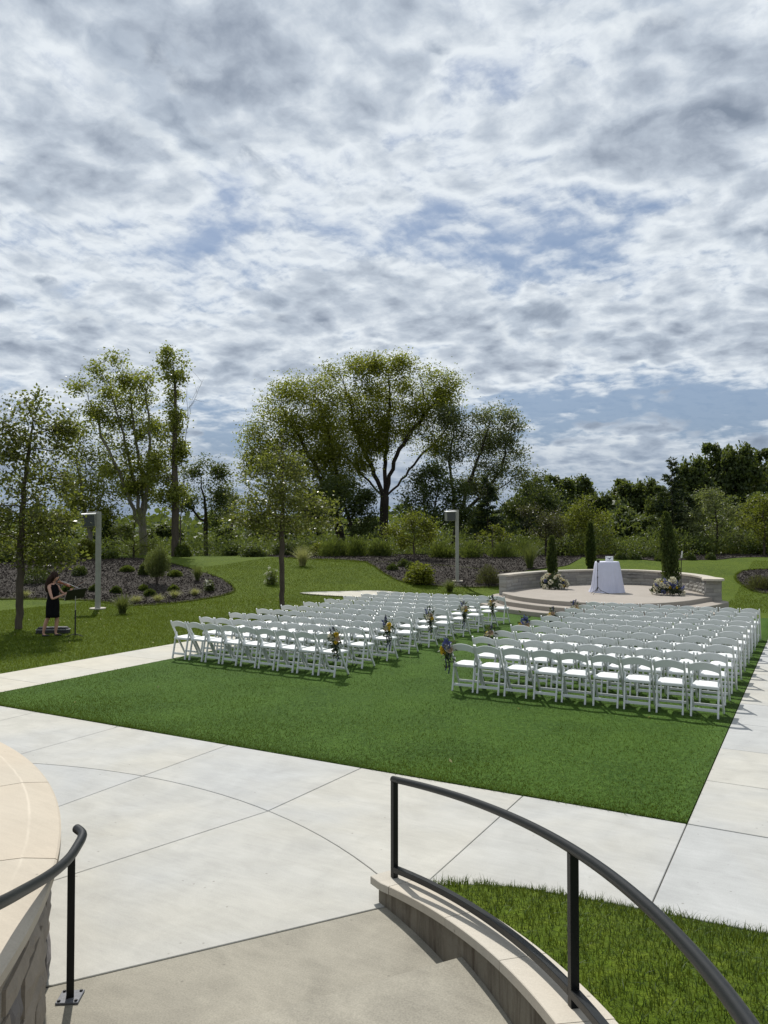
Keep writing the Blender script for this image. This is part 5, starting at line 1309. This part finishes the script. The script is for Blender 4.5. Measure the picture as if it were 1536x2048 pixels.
def grow(A, start, step=.45, reach=6.0, kill=.8, up=.12, maxn=2600):
    """space colonisation: twigs reach for the points A"""
    N = [np.array(p, float) for p, _ in start]; par = [q for _, q in start]
    A = A.copy(); Nn = np.array(N); D = np.linalg.norm(A[:, None] - Nn[None], axis=2); near = D.argmin(1); dist = D.min(1)
    for it in range(160):
        if len(A) == 0 or len(N) > maxn: break
        act = dist < reach
        if not act.any(): act = dist <= dist.min() + 1e-6
        ids = np.unique(near[act]); new = []
        for i in ids:
            m = act & (near == i); d = A[m] - N[i]; d /= np.linalg.norm(d, axis=1, keepdims=True) + 1e-9
            v = d.mean(0) + rng.normal(0, .12, 3); v[2] += up; v /= np.linalg.norm(v) + 1e-9
            new.append((N[i] + v * step, i))
        k0 = len(N)
        for p, i in new: N.append(p); par.append(i)
        Q = np.array([p for p, _ in new]); D = np.linalg.norm(A[:, None] - Q[None], axis=2); b = D.argmin(1); bd = D.min(1)
        u = bd < dist; near[u] = b[u] + k0; dist[u] = bd[u]
        keep = dist > kill; A = A[keep]; near = near[keep]; dist = dist[keep]
    return np.array(N), par
def skeleton_mesh(name, N, par, r_tip, r_base, mat, expo=2.0):
    n = len(N); ch = [[] for _ in range(n)]
    for i, p in enumerate(par):
        if p >= 0: ch[p].append(i)
    w_ = np.zeros(n)
    for i in range(n - 1, -1, -1): w_[i] = (r_tip ** expo if not ch[i] else 0) + sum(w_[c] for c in ch[i])
    r = w_ ** (1 / expo); s = r_base / r[0]; r = r_tip + (r - r_tip) * (r_base - r_tip) / max(r[0] - r_tip, 1e-6)
    mb = MB(); seen = set()
    order = [0]
    def chain(i, prev):
        pts = []; rs = []
        if prev >= 0: pts.append(tuple(N[prev])); rs.append(float(min(r[prev], r[i] * 1.25)))
        k = i
        while True:
            pts.append(tuple(N[k])); rs.append(float(r[k]))
            if not ch[k]: break
            c = max(ch[k], key=lambda q: w_[q])
            for q in ch[k]:
                if q != c: order.append((q, k))
            k = c
        if len(pts) > 1: mb.tube(pts, rs, 7 if rs[0] > .05 else (5 if rs[0] > .02 else 3), cap=False)
    stack = [(0, -1)]
    while stack:
        order = []; i, p = stack.pop(); chain(i, p); stack += order
    return mb.mesh(name, mat, True), r, ch
def clump_points(cl, per, depthk=.8, k=1.22):
    out = []
    for (x, z, rx, rz) in cl:
        n = int(min(90, 14 + per * 5 * rx * rz * (rx * depthk + .3)))
        p = rng.normal(size=(n, 3)); p /= np.linalg.norm(p, axis=1, keepdims=True); p *= (rng.random((n, 1)) ** .4)
        out.append(p * [rx * k, max(rx, rz) * depthk, rz * k] + [x, rng.uniform(-.25, .25) * rx, z])
    return np.concatenate(out)
def tree(key, name, label, mat, bark, rb, nleaf, lsize, trunk=None, per=9, step=.4, kill=.7, spread=.38, group=None, catg='tree', rt=.008, tints=(2, 3.2), up=.0, asp=.62, limbs=None, infl=1.22):
    x, y, cl = TREES[key]
    t = thing(name, label, catg, (x, y, tz(x, y) - .03), YAW, group)
    A = clump_points(cl, per, k=infl)
    zmin = min(c[1] - c[3] for c in cl)
    st = trunk or [(0, 0, z) for z in np.linspace(0, max(zmin, .6), max(3, int(zmin / step)))]
    pts = [st[0]]
    for a, b in zip(st, st[1:]):
        m = max(1, int(math.dist(a, b) / step))
        pts += [tuple(np.array(a) + (np.array(b) - np.array(a)) * (k + 1) / m + rng.normal(0, .015, 3)) for k in range(m)]
    segs = [(p, i - 1) for i, p in enumerate(pts)]
    for lb in (limbs or []):
        prev = len(pts) - 1; a = pts[-1]
        for b_ in lb:
            m = max(1, int(math.dist(a, b_) / step)); 
            for k in range(m):
                segs.append((tuple(np.array(a) + (np.array(b_) - np.array(a)) * (k + 1) / m + rng.normal(0, .05, 3)), prev)); prev = len(segs) - 1
            a = b_
    N, par = grow(A, segs, step, reach=max(1.6, 5 * step), kill=kill, maxn=4200)
    me, r, ch = skeleton_mesh('trunk', N, par, rt, rb, M[bark]); link('trunk', me, t)
    ends = np.array([i for i in range(len(N)) if r[i] < rt * 3.2 and i > len(segs)])
    wts = np.array([1.0 + 2.0 * (len(ch[i]) == 0) for i in ends]); wts /= wts.sum()
    # each twig carries more or fewer leaves, so the crown has gaps and dense clumps
    wts *= rng.gamma(1.2, 1.0, len(ends)); wts /= wts.sum()
    idx = rng.choice(ends, nleaf, p=wts)
    P = N[idx] + rng.normal(0, spread, (nleaf, 3)) * [1, 1, .8]
    branch_t = rng.uniform(-.12, .12, len(N))
    T = np.clip(rng.beta(tints[0], tints[1], nleaf) + branch_t[idx], 0, 1)
    V, F, T = leaves(P, lsize, asp, tint=T, up=up); link('crown', np_mesh('crown', V, F, M[mat], T), t)
    return t
def in_m(v): return v
tree('T1', 'young_oak', 'near young oak at the left edge with a dark straight trunk behind the violinist', 'oakleaf', 'bark', .10, 11500, .105, per=22, step=.22, kill=.33, spread=.20, trunk=[(0, 0, 0), (.03, 0, 2), (.1, 0, 4), (.3, 0, 5.6)])
tree('T2', 'young_oak', 'young conical oak standing on the lawn behind the left block of chairs', 'oakleaf', 'bark', .092, 8500, .105, per=26, step=.22, kill=.32, spread=.19, infl=1.1, tints=(2, 2.6), trunk=[(0, 0, 0), (-.02, 0, 2), (.0, 0, 4), (.03, 0, 5.8)])
tree('T3', 'cottonwood_tree', 'tall airy cottonwood with several pale stems left of the narrow poplar', 'cotton', 'palebark', .26, 17000, .16, per=3.2, step=.45, kill=.75, spread=.34, infl=1.02, trunk=[(0, 0, 0), (-.05, 0, 1.5)], limbs=[[(-.5, 0, 4.0), (-1.3, 0, 7.4), (-2.2, 0, 10.6)], [(-.2, .3, 4.5), (-.8, .4, 8), (-1.2, .3, 11.2)], [(.3, -.2, 4), (.35, -.2, 7.6), (.15, 0, 10.4)], [(-1.2, -.3, 4.6), (-2.6, -.3, 7.4), (-3.4, 0, 9.6)]])
tree('T3b', 'cottonwood_tree', 'loose leaning cottonwood between the near oak and the tall cottonwood', 'cotton', 'palebark', .14, 8000, .15, per=5, step=.4, kill=.6, spread=.4, trunk=[(0, 0, 0), (.1, 0, 1.4)], limbs=[[(-.4, 0, 3.2), (-.8, 0, 6.2)], [(.6, 0, 3.0), (.9, 0, 4.2)], [(-.05, .3, 3.4), (-.1, .3, 5.2)]])
tree('T4', 'narrow_poplar', 'narrow upright poplar with bare twigs on its right side', 'cotton', 'bark', .22, 9500, .16, per=22, step=.35, kill=.42, spread=.26, infl=1.0, trunk=[(0, 0, 0), (.05, 0, 3), (-.05, 0, 6), (.0, 0, 9), (-.1, 0, 11.0)])
tree('T5', 'dark_tree', 'small dark reddish tree right of the narrow poplar', 'darkleaf', 'darkbark', .16, 6500, .15, per=5, spread=.33)
tree('T5b', 'distant_tree', 'pale little distant tree left of the middle young oak', 'greyleaf', 'bark', .14, 3000, .2, per=2, step=.6, kill=.9, spread=.4)
tree('T6', 'spreading_tree', 'broad yellow green tree on the left of the big central tree', 'bigleaf', 'darkbark', .34, 44000, .17, per=2.0, step=.5, kill=.85, spread=.56, trunk=[(0, 0, 0), (-.2, 0, 2), (-.6, 0, 4.0)], limbs=[[(-1.3, 0, 6.3), (-2.8, 0, 9), (-4.2, .3, 11.6)], [(-.6, .5, 7), (-1.0, .6, 9.5), (-1.8, .6, 12.5)], [(-2.2, -.5, 5.8), (-4.3, -.5, 7.6), (-6.0, -.4, 9)], [(-1.2, -.8, 6.5), (-2.2, -1, 8.5)]])
tree('T7', 'spreading_tree', 'biggest central tree with a dark forked trunk against the sky', 'bigleaf', 'darkbark', .36, 52000, .165, per=2.0, step=.5, kill=.85, spread=.52, trunk=[(0, 0, 0), (-.05, 0, 3), (.05, 0, 6.0)], limbs=[[(-.9, 0, 8.3), (-1.8, .5, 10.3), (-2.6, .5, 12.6)], [(.5, 0, 7.8), (1.2, -.5, 9.8), (2.6, -.5, 11.8), (4.0, 0, 13.6)], [(.1, .6, 8.8), (.3, .8, 11.6), (.5, .6, 14.4)], [(-1.5, -.4, 7.6), (-2.9, -.4, 9.2)], [(1.4, .6, 7.4), (3.2, .5, 9.6), (4.6, .4, 10.8)]])
tree('T8', 'grey_tree', 'grey green tree leaning out to the right of the biggest tree', 'greyleaf', 'darkbark', .27, 22000, .16, per=2.6, step=.5, kill=.8, spread=.46, trunk=[(0, 0, 0), (.1, 0, 2), (.3, 0, 3.2)], limbs=[[(1.2, 0, 5), (2.6, 0, 6.2), (3.8, 0, 8), (4.3, .2, 10.4)], [(.1, .3, 6), (-.2, .4, 8.5), (.1, .4, 11)], [(1.3, -.3, 7), (2.2, -.3, 9.5), (2.8, -.3, 11.3)], [(2.8, .3, 6.0), (4.6, .3, 7.2)]])
tree('T9', 'dark_tree', 'dark bushy tree below the right side of the biggest tree', 'darkleaf', 'darkbark', .16, 11000, .17, per=3, spread=.4)
tree('T9b', 'dark_tree', 'dark bushy tree in front of the fork of the biggest tree at its left', 'darkleaf', 'darkbark', .16, 9500, .17, per=3, spread=.4)
tree('T9c', 'dark_tree', 'dark bushy tree left of the far treeline behind the stage', 'darkleaf', 'darkbark', .16, 8500, .18, per=3, spread=.4)
tree('Y1', 'slim_tree', 'slim yellow green tree on a thin trunk left of the far lamp post', 'limeshrub', 'bark', .05, 4200, .11, per=14, step=.25, kill=.35, spread=.2)
tree('Y2', 'sparse_sapling', 'sparse olive sapling right of the far lamp post', 'limeshrub', 'bark', .04, 800, .10, per=22, step=.2, kill=.28, spread=.12)
tree('Y3', 'bronze_tree', 'small bronze leaved tree behind the left column evergreen', 'redshrub', 'darkbark', .07, 4200, .10, per=10, step=.25, kill=.4, spread=.22)
tree('Y4', 'small_tree', 'yellow green small tree behind the middle column evergreen', 'limeshrub', 'bark', .07, 5200, .12, per=9, step=.3, kill=.4, spread=.24)
tree('Y5', 'small_tree', 'yellow green small tree at the right edge of the picture', 'limeshrub', 'bark', .07, 4600, .12, per=8, step=.3, kill=.4, spread=.24)
tree('Y6', 'silver_leaved_tree', 'small tree with pale flickering leaves right of the dark spruce', 'greyleaf', 'darkbark', .08, 5000, .12, per=7, step=.3, kill=.45, spread=.25, tints=(2.2, 2))
tree('Y7', 'young_larch', 'feathery olive young larch behind the left bed', 'limeshrub', 'darkbark', .07, 6500, .07, per=10, step=.25, kill=.35, spread=.22, asp=.3)

# bare twigs at the right of the poplar
tw = MB(); x, y, _c = TREES['T4']
base = thing('bare_sapling', 'bare leafless branches reaching up right of the narrow poplar', 'sapling', (x + .3, y + .2, tz(x, y)), YAW)
def twig(p, d, l, r, lev):
    pts = [p]; q = Vector(p); d = Vector(d).normalized()
    for k in range(5):
        d = (d + Vector(rng.normal(0, .06, 3)) + Vector((0, 0, .09))).normalized(); q = q + d * l / 5; pts.append(tuple(q))
        if lev > 0 and k > 0:
            s = (d + Vector(rng.normal(0, .55, 3))).normalized(); twig(tuple(q), s, l * .55, r * .55, lev - 1)
    tw.tube(pts, [max(.006, r) * (1 - .8 * i / 5) for i in range(6)], 4, cap=False)
twig((.0, 0, 5.4), (.30, 0, 1), 3.4, .028, 2)
tw.build('branch', M['bark'], base, True)
tw = MB(); twig((0, 0, 0), (0, 0, 1), 5.6, .05, 0); tw.build('trunk', M['bark'], base, True)

# ---- woodland behind: four crown shapes, every tree its own object
def wood_variant(mat):
    cl = [(0, .62, .62, .36), (-.45, .45, .5, .3), (.48, .42, .5, .3), (.05, .85, .38, .15), (-.3, .22, .6, .22), (.35, .2, .6, .2), (.25, .72, .4, .2), (-.3, .74, .38, .2)]
    cl = [(x + random.uniform(-.12, .12), z + random.uniform(-.05, .05), rx * random.uniform(.8, 1.15), rz * random.uniform(.85, 1.1)) for x, z, rx, rz in cl]
    n = 12000; k = rng.integers(0, len(cl), n); c = np.array(cl)[k]
    # smaller sub-clumps on the surface of the big ones
    m = 26; sub = rng.normal(size=(len(cl), m, 3)); sub /= np.linalg.norm(sub, axis=2, keepdims=True)
    s = sub[k, rng.integers(0, m, n)] * rng.uniform(.7, 1.0, (n, 1)) + rng.normal(0, .13, (n, 3))
    P = np.stack([c[:, 0] + s[:, 0] * c[:, 2], s[:, 1] * c[:, 2] * .9, c[:, 1] + s[:, 2] * c[:, 3]], 1); P[:, 2] = np.clip(P[:, 2], .01, 1.02)
    V, F, T = leaves(P, 1.0, .65); C = np.repeat(P, 4, 0); V = C + (V - C) * np.array([.095, .095, .038])
    me = np_mesh('crown', V, F, M[mat], T)
    mb = MB(); mb.tube([(0, 0, 0), (.02, 0, .3), (-.02, 0, .6), (0, 0, .85)], [.05, .04, .03, .01], 7)
    for q in range(7): a = random.uniform(0, 6.28); mb.tube([(0, 0, .3 + .06 * q), (.4 * math.cos(a), .4 * math.sin(a), .5 + .06 * q)], [.02, .004], 4)
    return me, mb.mesh('trunk', M['darkbark'], True)
WV = [wood_variant('darkleaf') for _ in range(4)]
WORDS = ['rounded', 'broad', 'dense', 'tall', 'shaggy', 'low', 'bushy', 'leaning']
ONES = ['', 'first', 'second', 'third', 'fourth', 'fifth', 'sixth', 'seventh', 'eighth', 'ninth', 'tenth', 'eleventh', 'twelfth', 'thirteenth', 'fourteenth', 'fifteenth', 'sixteenth', 'seventeenth', 'eighteenth', 'nineteenth', 'twentieth']
def ordinal(n):
    if n <= 20: return ONES[n]
    if n == 30: return 'thirtieth'
    return ('twenty' if n < 30 else 'thirty') + '-' + ONES[n % 10]
WOOD.sort(key=lambda q: (q[0] * CY + q[1] * SY) / (q[1] * CY - q[0] * SY))
for i, (x, y, h, r) in enumerate(WOOD):
    t = thing('woodland_tree', '%s woodland tree, %s from the left in the far treeline' % (['dark rounded', 'dark green broad', 'dense green', 'shaggy dark green'][i % 4], ordinal(i + 1)), 'tree', (x, y, tz(x, y) - .1), random.uniform(0, 6.28), 'dark trees of the far treeline')
    t.scale = (r * 1.35, r * 1.35, h * 1.0)
    c, tr_ = WV[i % 4]; link('crown', c, t); link('trunk', tr_, t)

# ---- conifers
def conifer(x, y, h, r, label, name='dark_spruce', mat='conifer', n=11000):
    t = thing(name, label, 'conifer', (x, y, tz(x, y) - .05), random.uniform(0, 6))
    m_ = MB(); m_.tube([(0, 0, 0), (0, 0, h * .98)], [.06 * h / 4, .01], 8); nb = int(h * 11); P = []; AX = []
    for b in range(nb):
        q = (b + random.random()) / nb; z = h * (.04 + .94 * q); l = r * (1 - q) ** .75 * random.uniform(.7, 1.12) + .05; a = random.uniform(0, 6.28)
        tip = Vector((l * math.cos(a), l * math.sin(a), z + l * (.25 - .35 * (1 - q)))); m_.tube([(0, 0, z), tuple(tip)], [.014, .004], 3, cap=False)
        k = max(8, int(n * l / (nb * r * .55))); u = rng.random(k) ** .7
        p = np.outer(u, np.array(tip) - [0, 0, z]) + [0, 0, z]; p += rng.normal(0, .045 + .05 * l, (k, 3)) * [1, 1, .45]
        P.append(p); AX.append(np.tile([math.cos(a), math.sin(a), .1], (k, 1)))
    m_.build('trunk', M['darkbark'], t)
    V, F, T = leaves(np.concatenate(P), .20, .34, axis=np.concatenate(AX), jitter=.5); link('crown', np_mesh('crown', V, F, M[mat], T), t)
def at_depth(r_, d): return (r_ * CY - d * SY, r_ * SY + d * CY)
for (r_, d, h, rad, lab) in ((18.6, 50, 6.6, 1.7, 'tall dark spruce rising behind the right-hand column evergreen'), (7.1, 53, 6.3, 1.5, 'dark spruce right of the grey green leaning tree'), (12.9, 66, 8.4, 1.7, 'dark spruce with pointed top in the far treeline'),
                             (9.9, 55, 4.2, 1.3, 'low dark conifer between the two spruces behind the stage'), (-18.6, 52, 3.6, 1.2, 'dark conifer behind the near lamp post'), (21.2, 54, 5.2, 1.5, 'dark conifer right of the tall spruce')):
    x, y = at_depth(r_, d); conifer(x, y, h, rad, lab)
def column_evergreen(x, y, z, h, r, label, lean=0.0):
    t = thing('column_evergreen', label, 'evergreen', (x, y, z), YAW, 'slim column evergreens round the stage')
    n = 5200; q = rng.random(n) ** .9; a = rng.random(n) * 6.28
    prof_r = r * (np.clip(q / .12, .55, 1)) * (1 - np.clip((q - .55) / .45, 0, 1) ** 1.6 * .88)
    lump = 1 + .16 * np.sin(a * 3 + q * 9) + .12 * np.sin(a * 5 - q * 17) + rng.normal(0, .08, n)
    rr_ = prof_r * lump * (rng.random(n) ** .35)
    P = np.stack([rr_ * np.cos(a) + lean * q * h, rr_ * np.sin(a), .06 + q * h * .95], 1)
    ax = np.stack([np.cos(a) * .35, np.sin(a) * .35, np.ones(n)], 1)
    V, F, T = leaves(P, .12, .35, axis=ax, jitter=.3); link('foliage', np_mesh('foliage', V, F, M['cypress'], T), t)
    m_ = MB(); m_.tube([(0, 0, 0), (lean * h * .9, 0, h * .9)], [.035, .008], 7); m_.build('trunk', M['darkbark'], t)
column_evergreen(-4.62, 30.05, .45, 2.95, .27, 'tallest column evergreen, on the stage behind the right-hand flowers', -.07)
column_evergreen(-9.15, 30.2, .45, 2.0, .16, 'slim column evergreen on the stage behind the left-hand flowers')
x, y = at_depth(10.0, 37.6); column_evergreen(x, y, tz(x, y) - .02, 2.4, .21, 'slim column evergreen standing behind the seat wall left of the white table')

# ---- shrubs
shm = {}
def lumpy(n, rx, rz, lob, surf=.35):
    c = rng.normal(size=(lob, 3)); c /= np.linalg.norm(c, axis=1, keepdims=True); c[:, 2] = np.abs(c[:, 2])
    k = rng.integers(0, lob, n); p = rng.normal(size=(n, 3)); p /= np.linalg.norm(p, axis=1, keepdims=True)
    q = c[k] * .52 + p * .50 * (rng.random((n, 1)) ** surf); q[:, 2] = np.abs(q[:, 2])
    return q * [rx, rx, rz]
for (x, y, r, h, mat, nm, lab) in SHRUBS:
    t = thing(nm, lab, 'bush' if nm == 'feathery_bush' else 'shrub', (x, y, tz(x, y) + .0), random.uniform(0, 6))
    if nm in ('boxwood', 'low_shrub'):
        n = int(900 + 3800 * r); p = rng.normal(size=(n, 3)); p /= np.linalg.norm(p, axis=1, keepdims=True); p[:, 2] = np.abs(p[:, 2]) - .12
        P = p * [r, r, h * .92] * (rng.random((n, 1)) ** .18) * (1 + .05 * np.sin(p[:, :1] * 9) + .05 * np.cos(p[:, 1:2] * 8)); P[:, 2] = np.maximum(P[:, 2], .01)
        V, F, T = leaves(P, .055 if nm == 'boxwood' else .07, .6, axis=p, jitter=.6)
    elif nm in ('feathery_shrub', 'twiggy_shrub'):
        n = 2600; P = lumpy(n, r * .9, h * .85, 9); ax = P / (np.linalg.norm(P, axis=1, keepdims=True) + .01) * .6 + [0, 0, .9]
        V, F, T = leaves(P, .20 if nm == 'feathery_shrub' else .12, .16, axis=ax, jitter=.45)
    elif nm == 'feathery_bush':
        n = 6500; P = lumpy(n, r, h * .70, 8) + [0, 0, h * .30]; k = rng.random(n) < .25; P[k] = P[k] * [.6, .6, .55]; ax = np.stack([P[:, 0], P[:, 1], np.full(n, .9)], 1)
        V, F, T = leaves(P, .13, .15, axis=ax, jitter=.4)
    else:
        n = 3400; P = lumpy(n, r, h * .95, 11); V, F, T = leaves(P, .11, .6, up=.2)
        if 'flower' in nm: V, F, T = leaves(P[:900], .07, .6)
    link('foliage', np_mesh('foliage', V, F, M[mat], T), t)
    if 'white_flowering' in nm:
        k = 9; c = lumpy(k, r, h, 6, .05) + [0, 0, h * .12]; P = np.repeat(c, 26, 0) + rng.normal(0, .032, (k * 26, 3)); V, F, T = leaves(P, .045, .8)
        link('blossom', np_mesh('blossom', V, F, M['whitebloom'], T), t)
    m_ = MB()
    for q in range(9):
        a = random.uniform(0, 6.28); u = random.uniform(.3, .75); m_.tube([(.03 * math.cos(a), .03 * math.sin(a), -.02), (r * .45 * u * math.cos(a), r * .45 * u * math.sin(a), h * .4), (r * u * math.cos(a), r * u * math.sin(a), h * .75)], [.014, .010, .004], 4)
    m_.build('stem', M['bark'], t)
# ---- ornamental grasses
for (x, y, r, h, mat, lab) in CLUMPS:
    t = thing('ornamental_grass', lab, 'grass', (x, y, tz(x, y) + .01), 0)
    n = 420; a = rng.random(n) * 6.28; d = np.stack([np.cos(a), np.sin(a), np.zeros(n)], 1); P = d * (rng.random(n) * r * .28)[:, None]
    H_ = h * rng.uniform(.6, 1.15, n); V, F, T = blades(P, H_, .020 if h > .5 else .014, .40 * r / h * 2.2, None, d, 4)
    link('blade', np_mesh('blade', V, F, M[mat], T), t)
    k = 90; m2 = blades(P[:k], H_[:k] * .35, .02, .3, None, d[:k], 2); link('base', np_mesh('base', m2[0], m2[1], M['meadow'], m2[2]), t)

# ---- tall mixed growth along the ridge (nobody could count it)
parts = []
def band(r0, r1, d0, d1, n, h, sz, asp=.3):
    r_ = rng.uniform(r0, r1, n); d = rng.uniform(d0, d1, n); x = r_ * CY - d * SY; y = r_ * SY + d * CY
    hh_ = h * (.65 + .5 * np.array([mnoise.noise(Vector((a * .35, b * .35, 5))) for a, b in zip(x, y)]))
    P = np.stack([x, y, terrain(x, y) + np.maximum(hh_, .1) * rng.random(n) ** .7], 1)
    return leaves(P, sz, asp, up=.9)
parts += [band(8, 31, 46.5, 54, 26000, 1.9, .17, .3), band(-7, 9, 46.5, 52, 12000, 1.5, .16, .25), band(-26, -7, 46.5, 55, 14000, 1.6, .16, .3), band(8, 30, 46, 50, 8000, 1.5, .13, .6)]
V, F, T = cat(parts); prop(link('ridge_undergrowth', np_mesh('ridge_undergrowth', V, F, M['meadow'], T)), 'dense mixed undergrowth of tall stalks along the ridge behind the lawn', 'undergrowth', kind='stuff')
parts = []
parts += [band(9, 46, 58, 68, 22000, 6.0, .34, .6), band(-12, 9, 60, 70, 9000, 4.0, .34, .6), band(-36, -12, 58, 68, 14000, 3.4, .32, .6)]
V, F, T = cat(parts); prop(link('woodland_understorey', np_mesh('woodland_understorey', V, F, M['darkleaf'], T)), 'dark tangled understorey between the trees of the far treeline', 'undergrowth', kind='stuff')
# ---- far woods at the horizon
parts = []
for (rad, n, h, sz) in ((150, 15000, 9, 1.3), (320, 16000, 15, 2.6)):
    a = rng.uniform(-1.25, 1.25, n); R_ = rad * rng.uniform(.9, 1.25, n); x = -np.sin(a + YAW) * R_; y = np.cos(a + YAW) * R_
    hh_ = h * (.62 + .55 * np.array([mnoise.noise(Vector((t_ * 16, rad, 0))) + .5 * mnoise.noise(Vector((t_ * 60, rad, 3))) for t_ in a]))
    P = np.stack([x, y, terrain(x, y) + np.maximum(hh_, 1) * rng.random(n) ** .8], 1); parts.append(leaves(P, sz, .7))
V, F, T = cat(parts); prop(link('distant_woods', np_mesh('distant_woods', V, F, M['darkleaf'], T)), 'dark distant woods along the horizon', 'woods', kind='stuff')
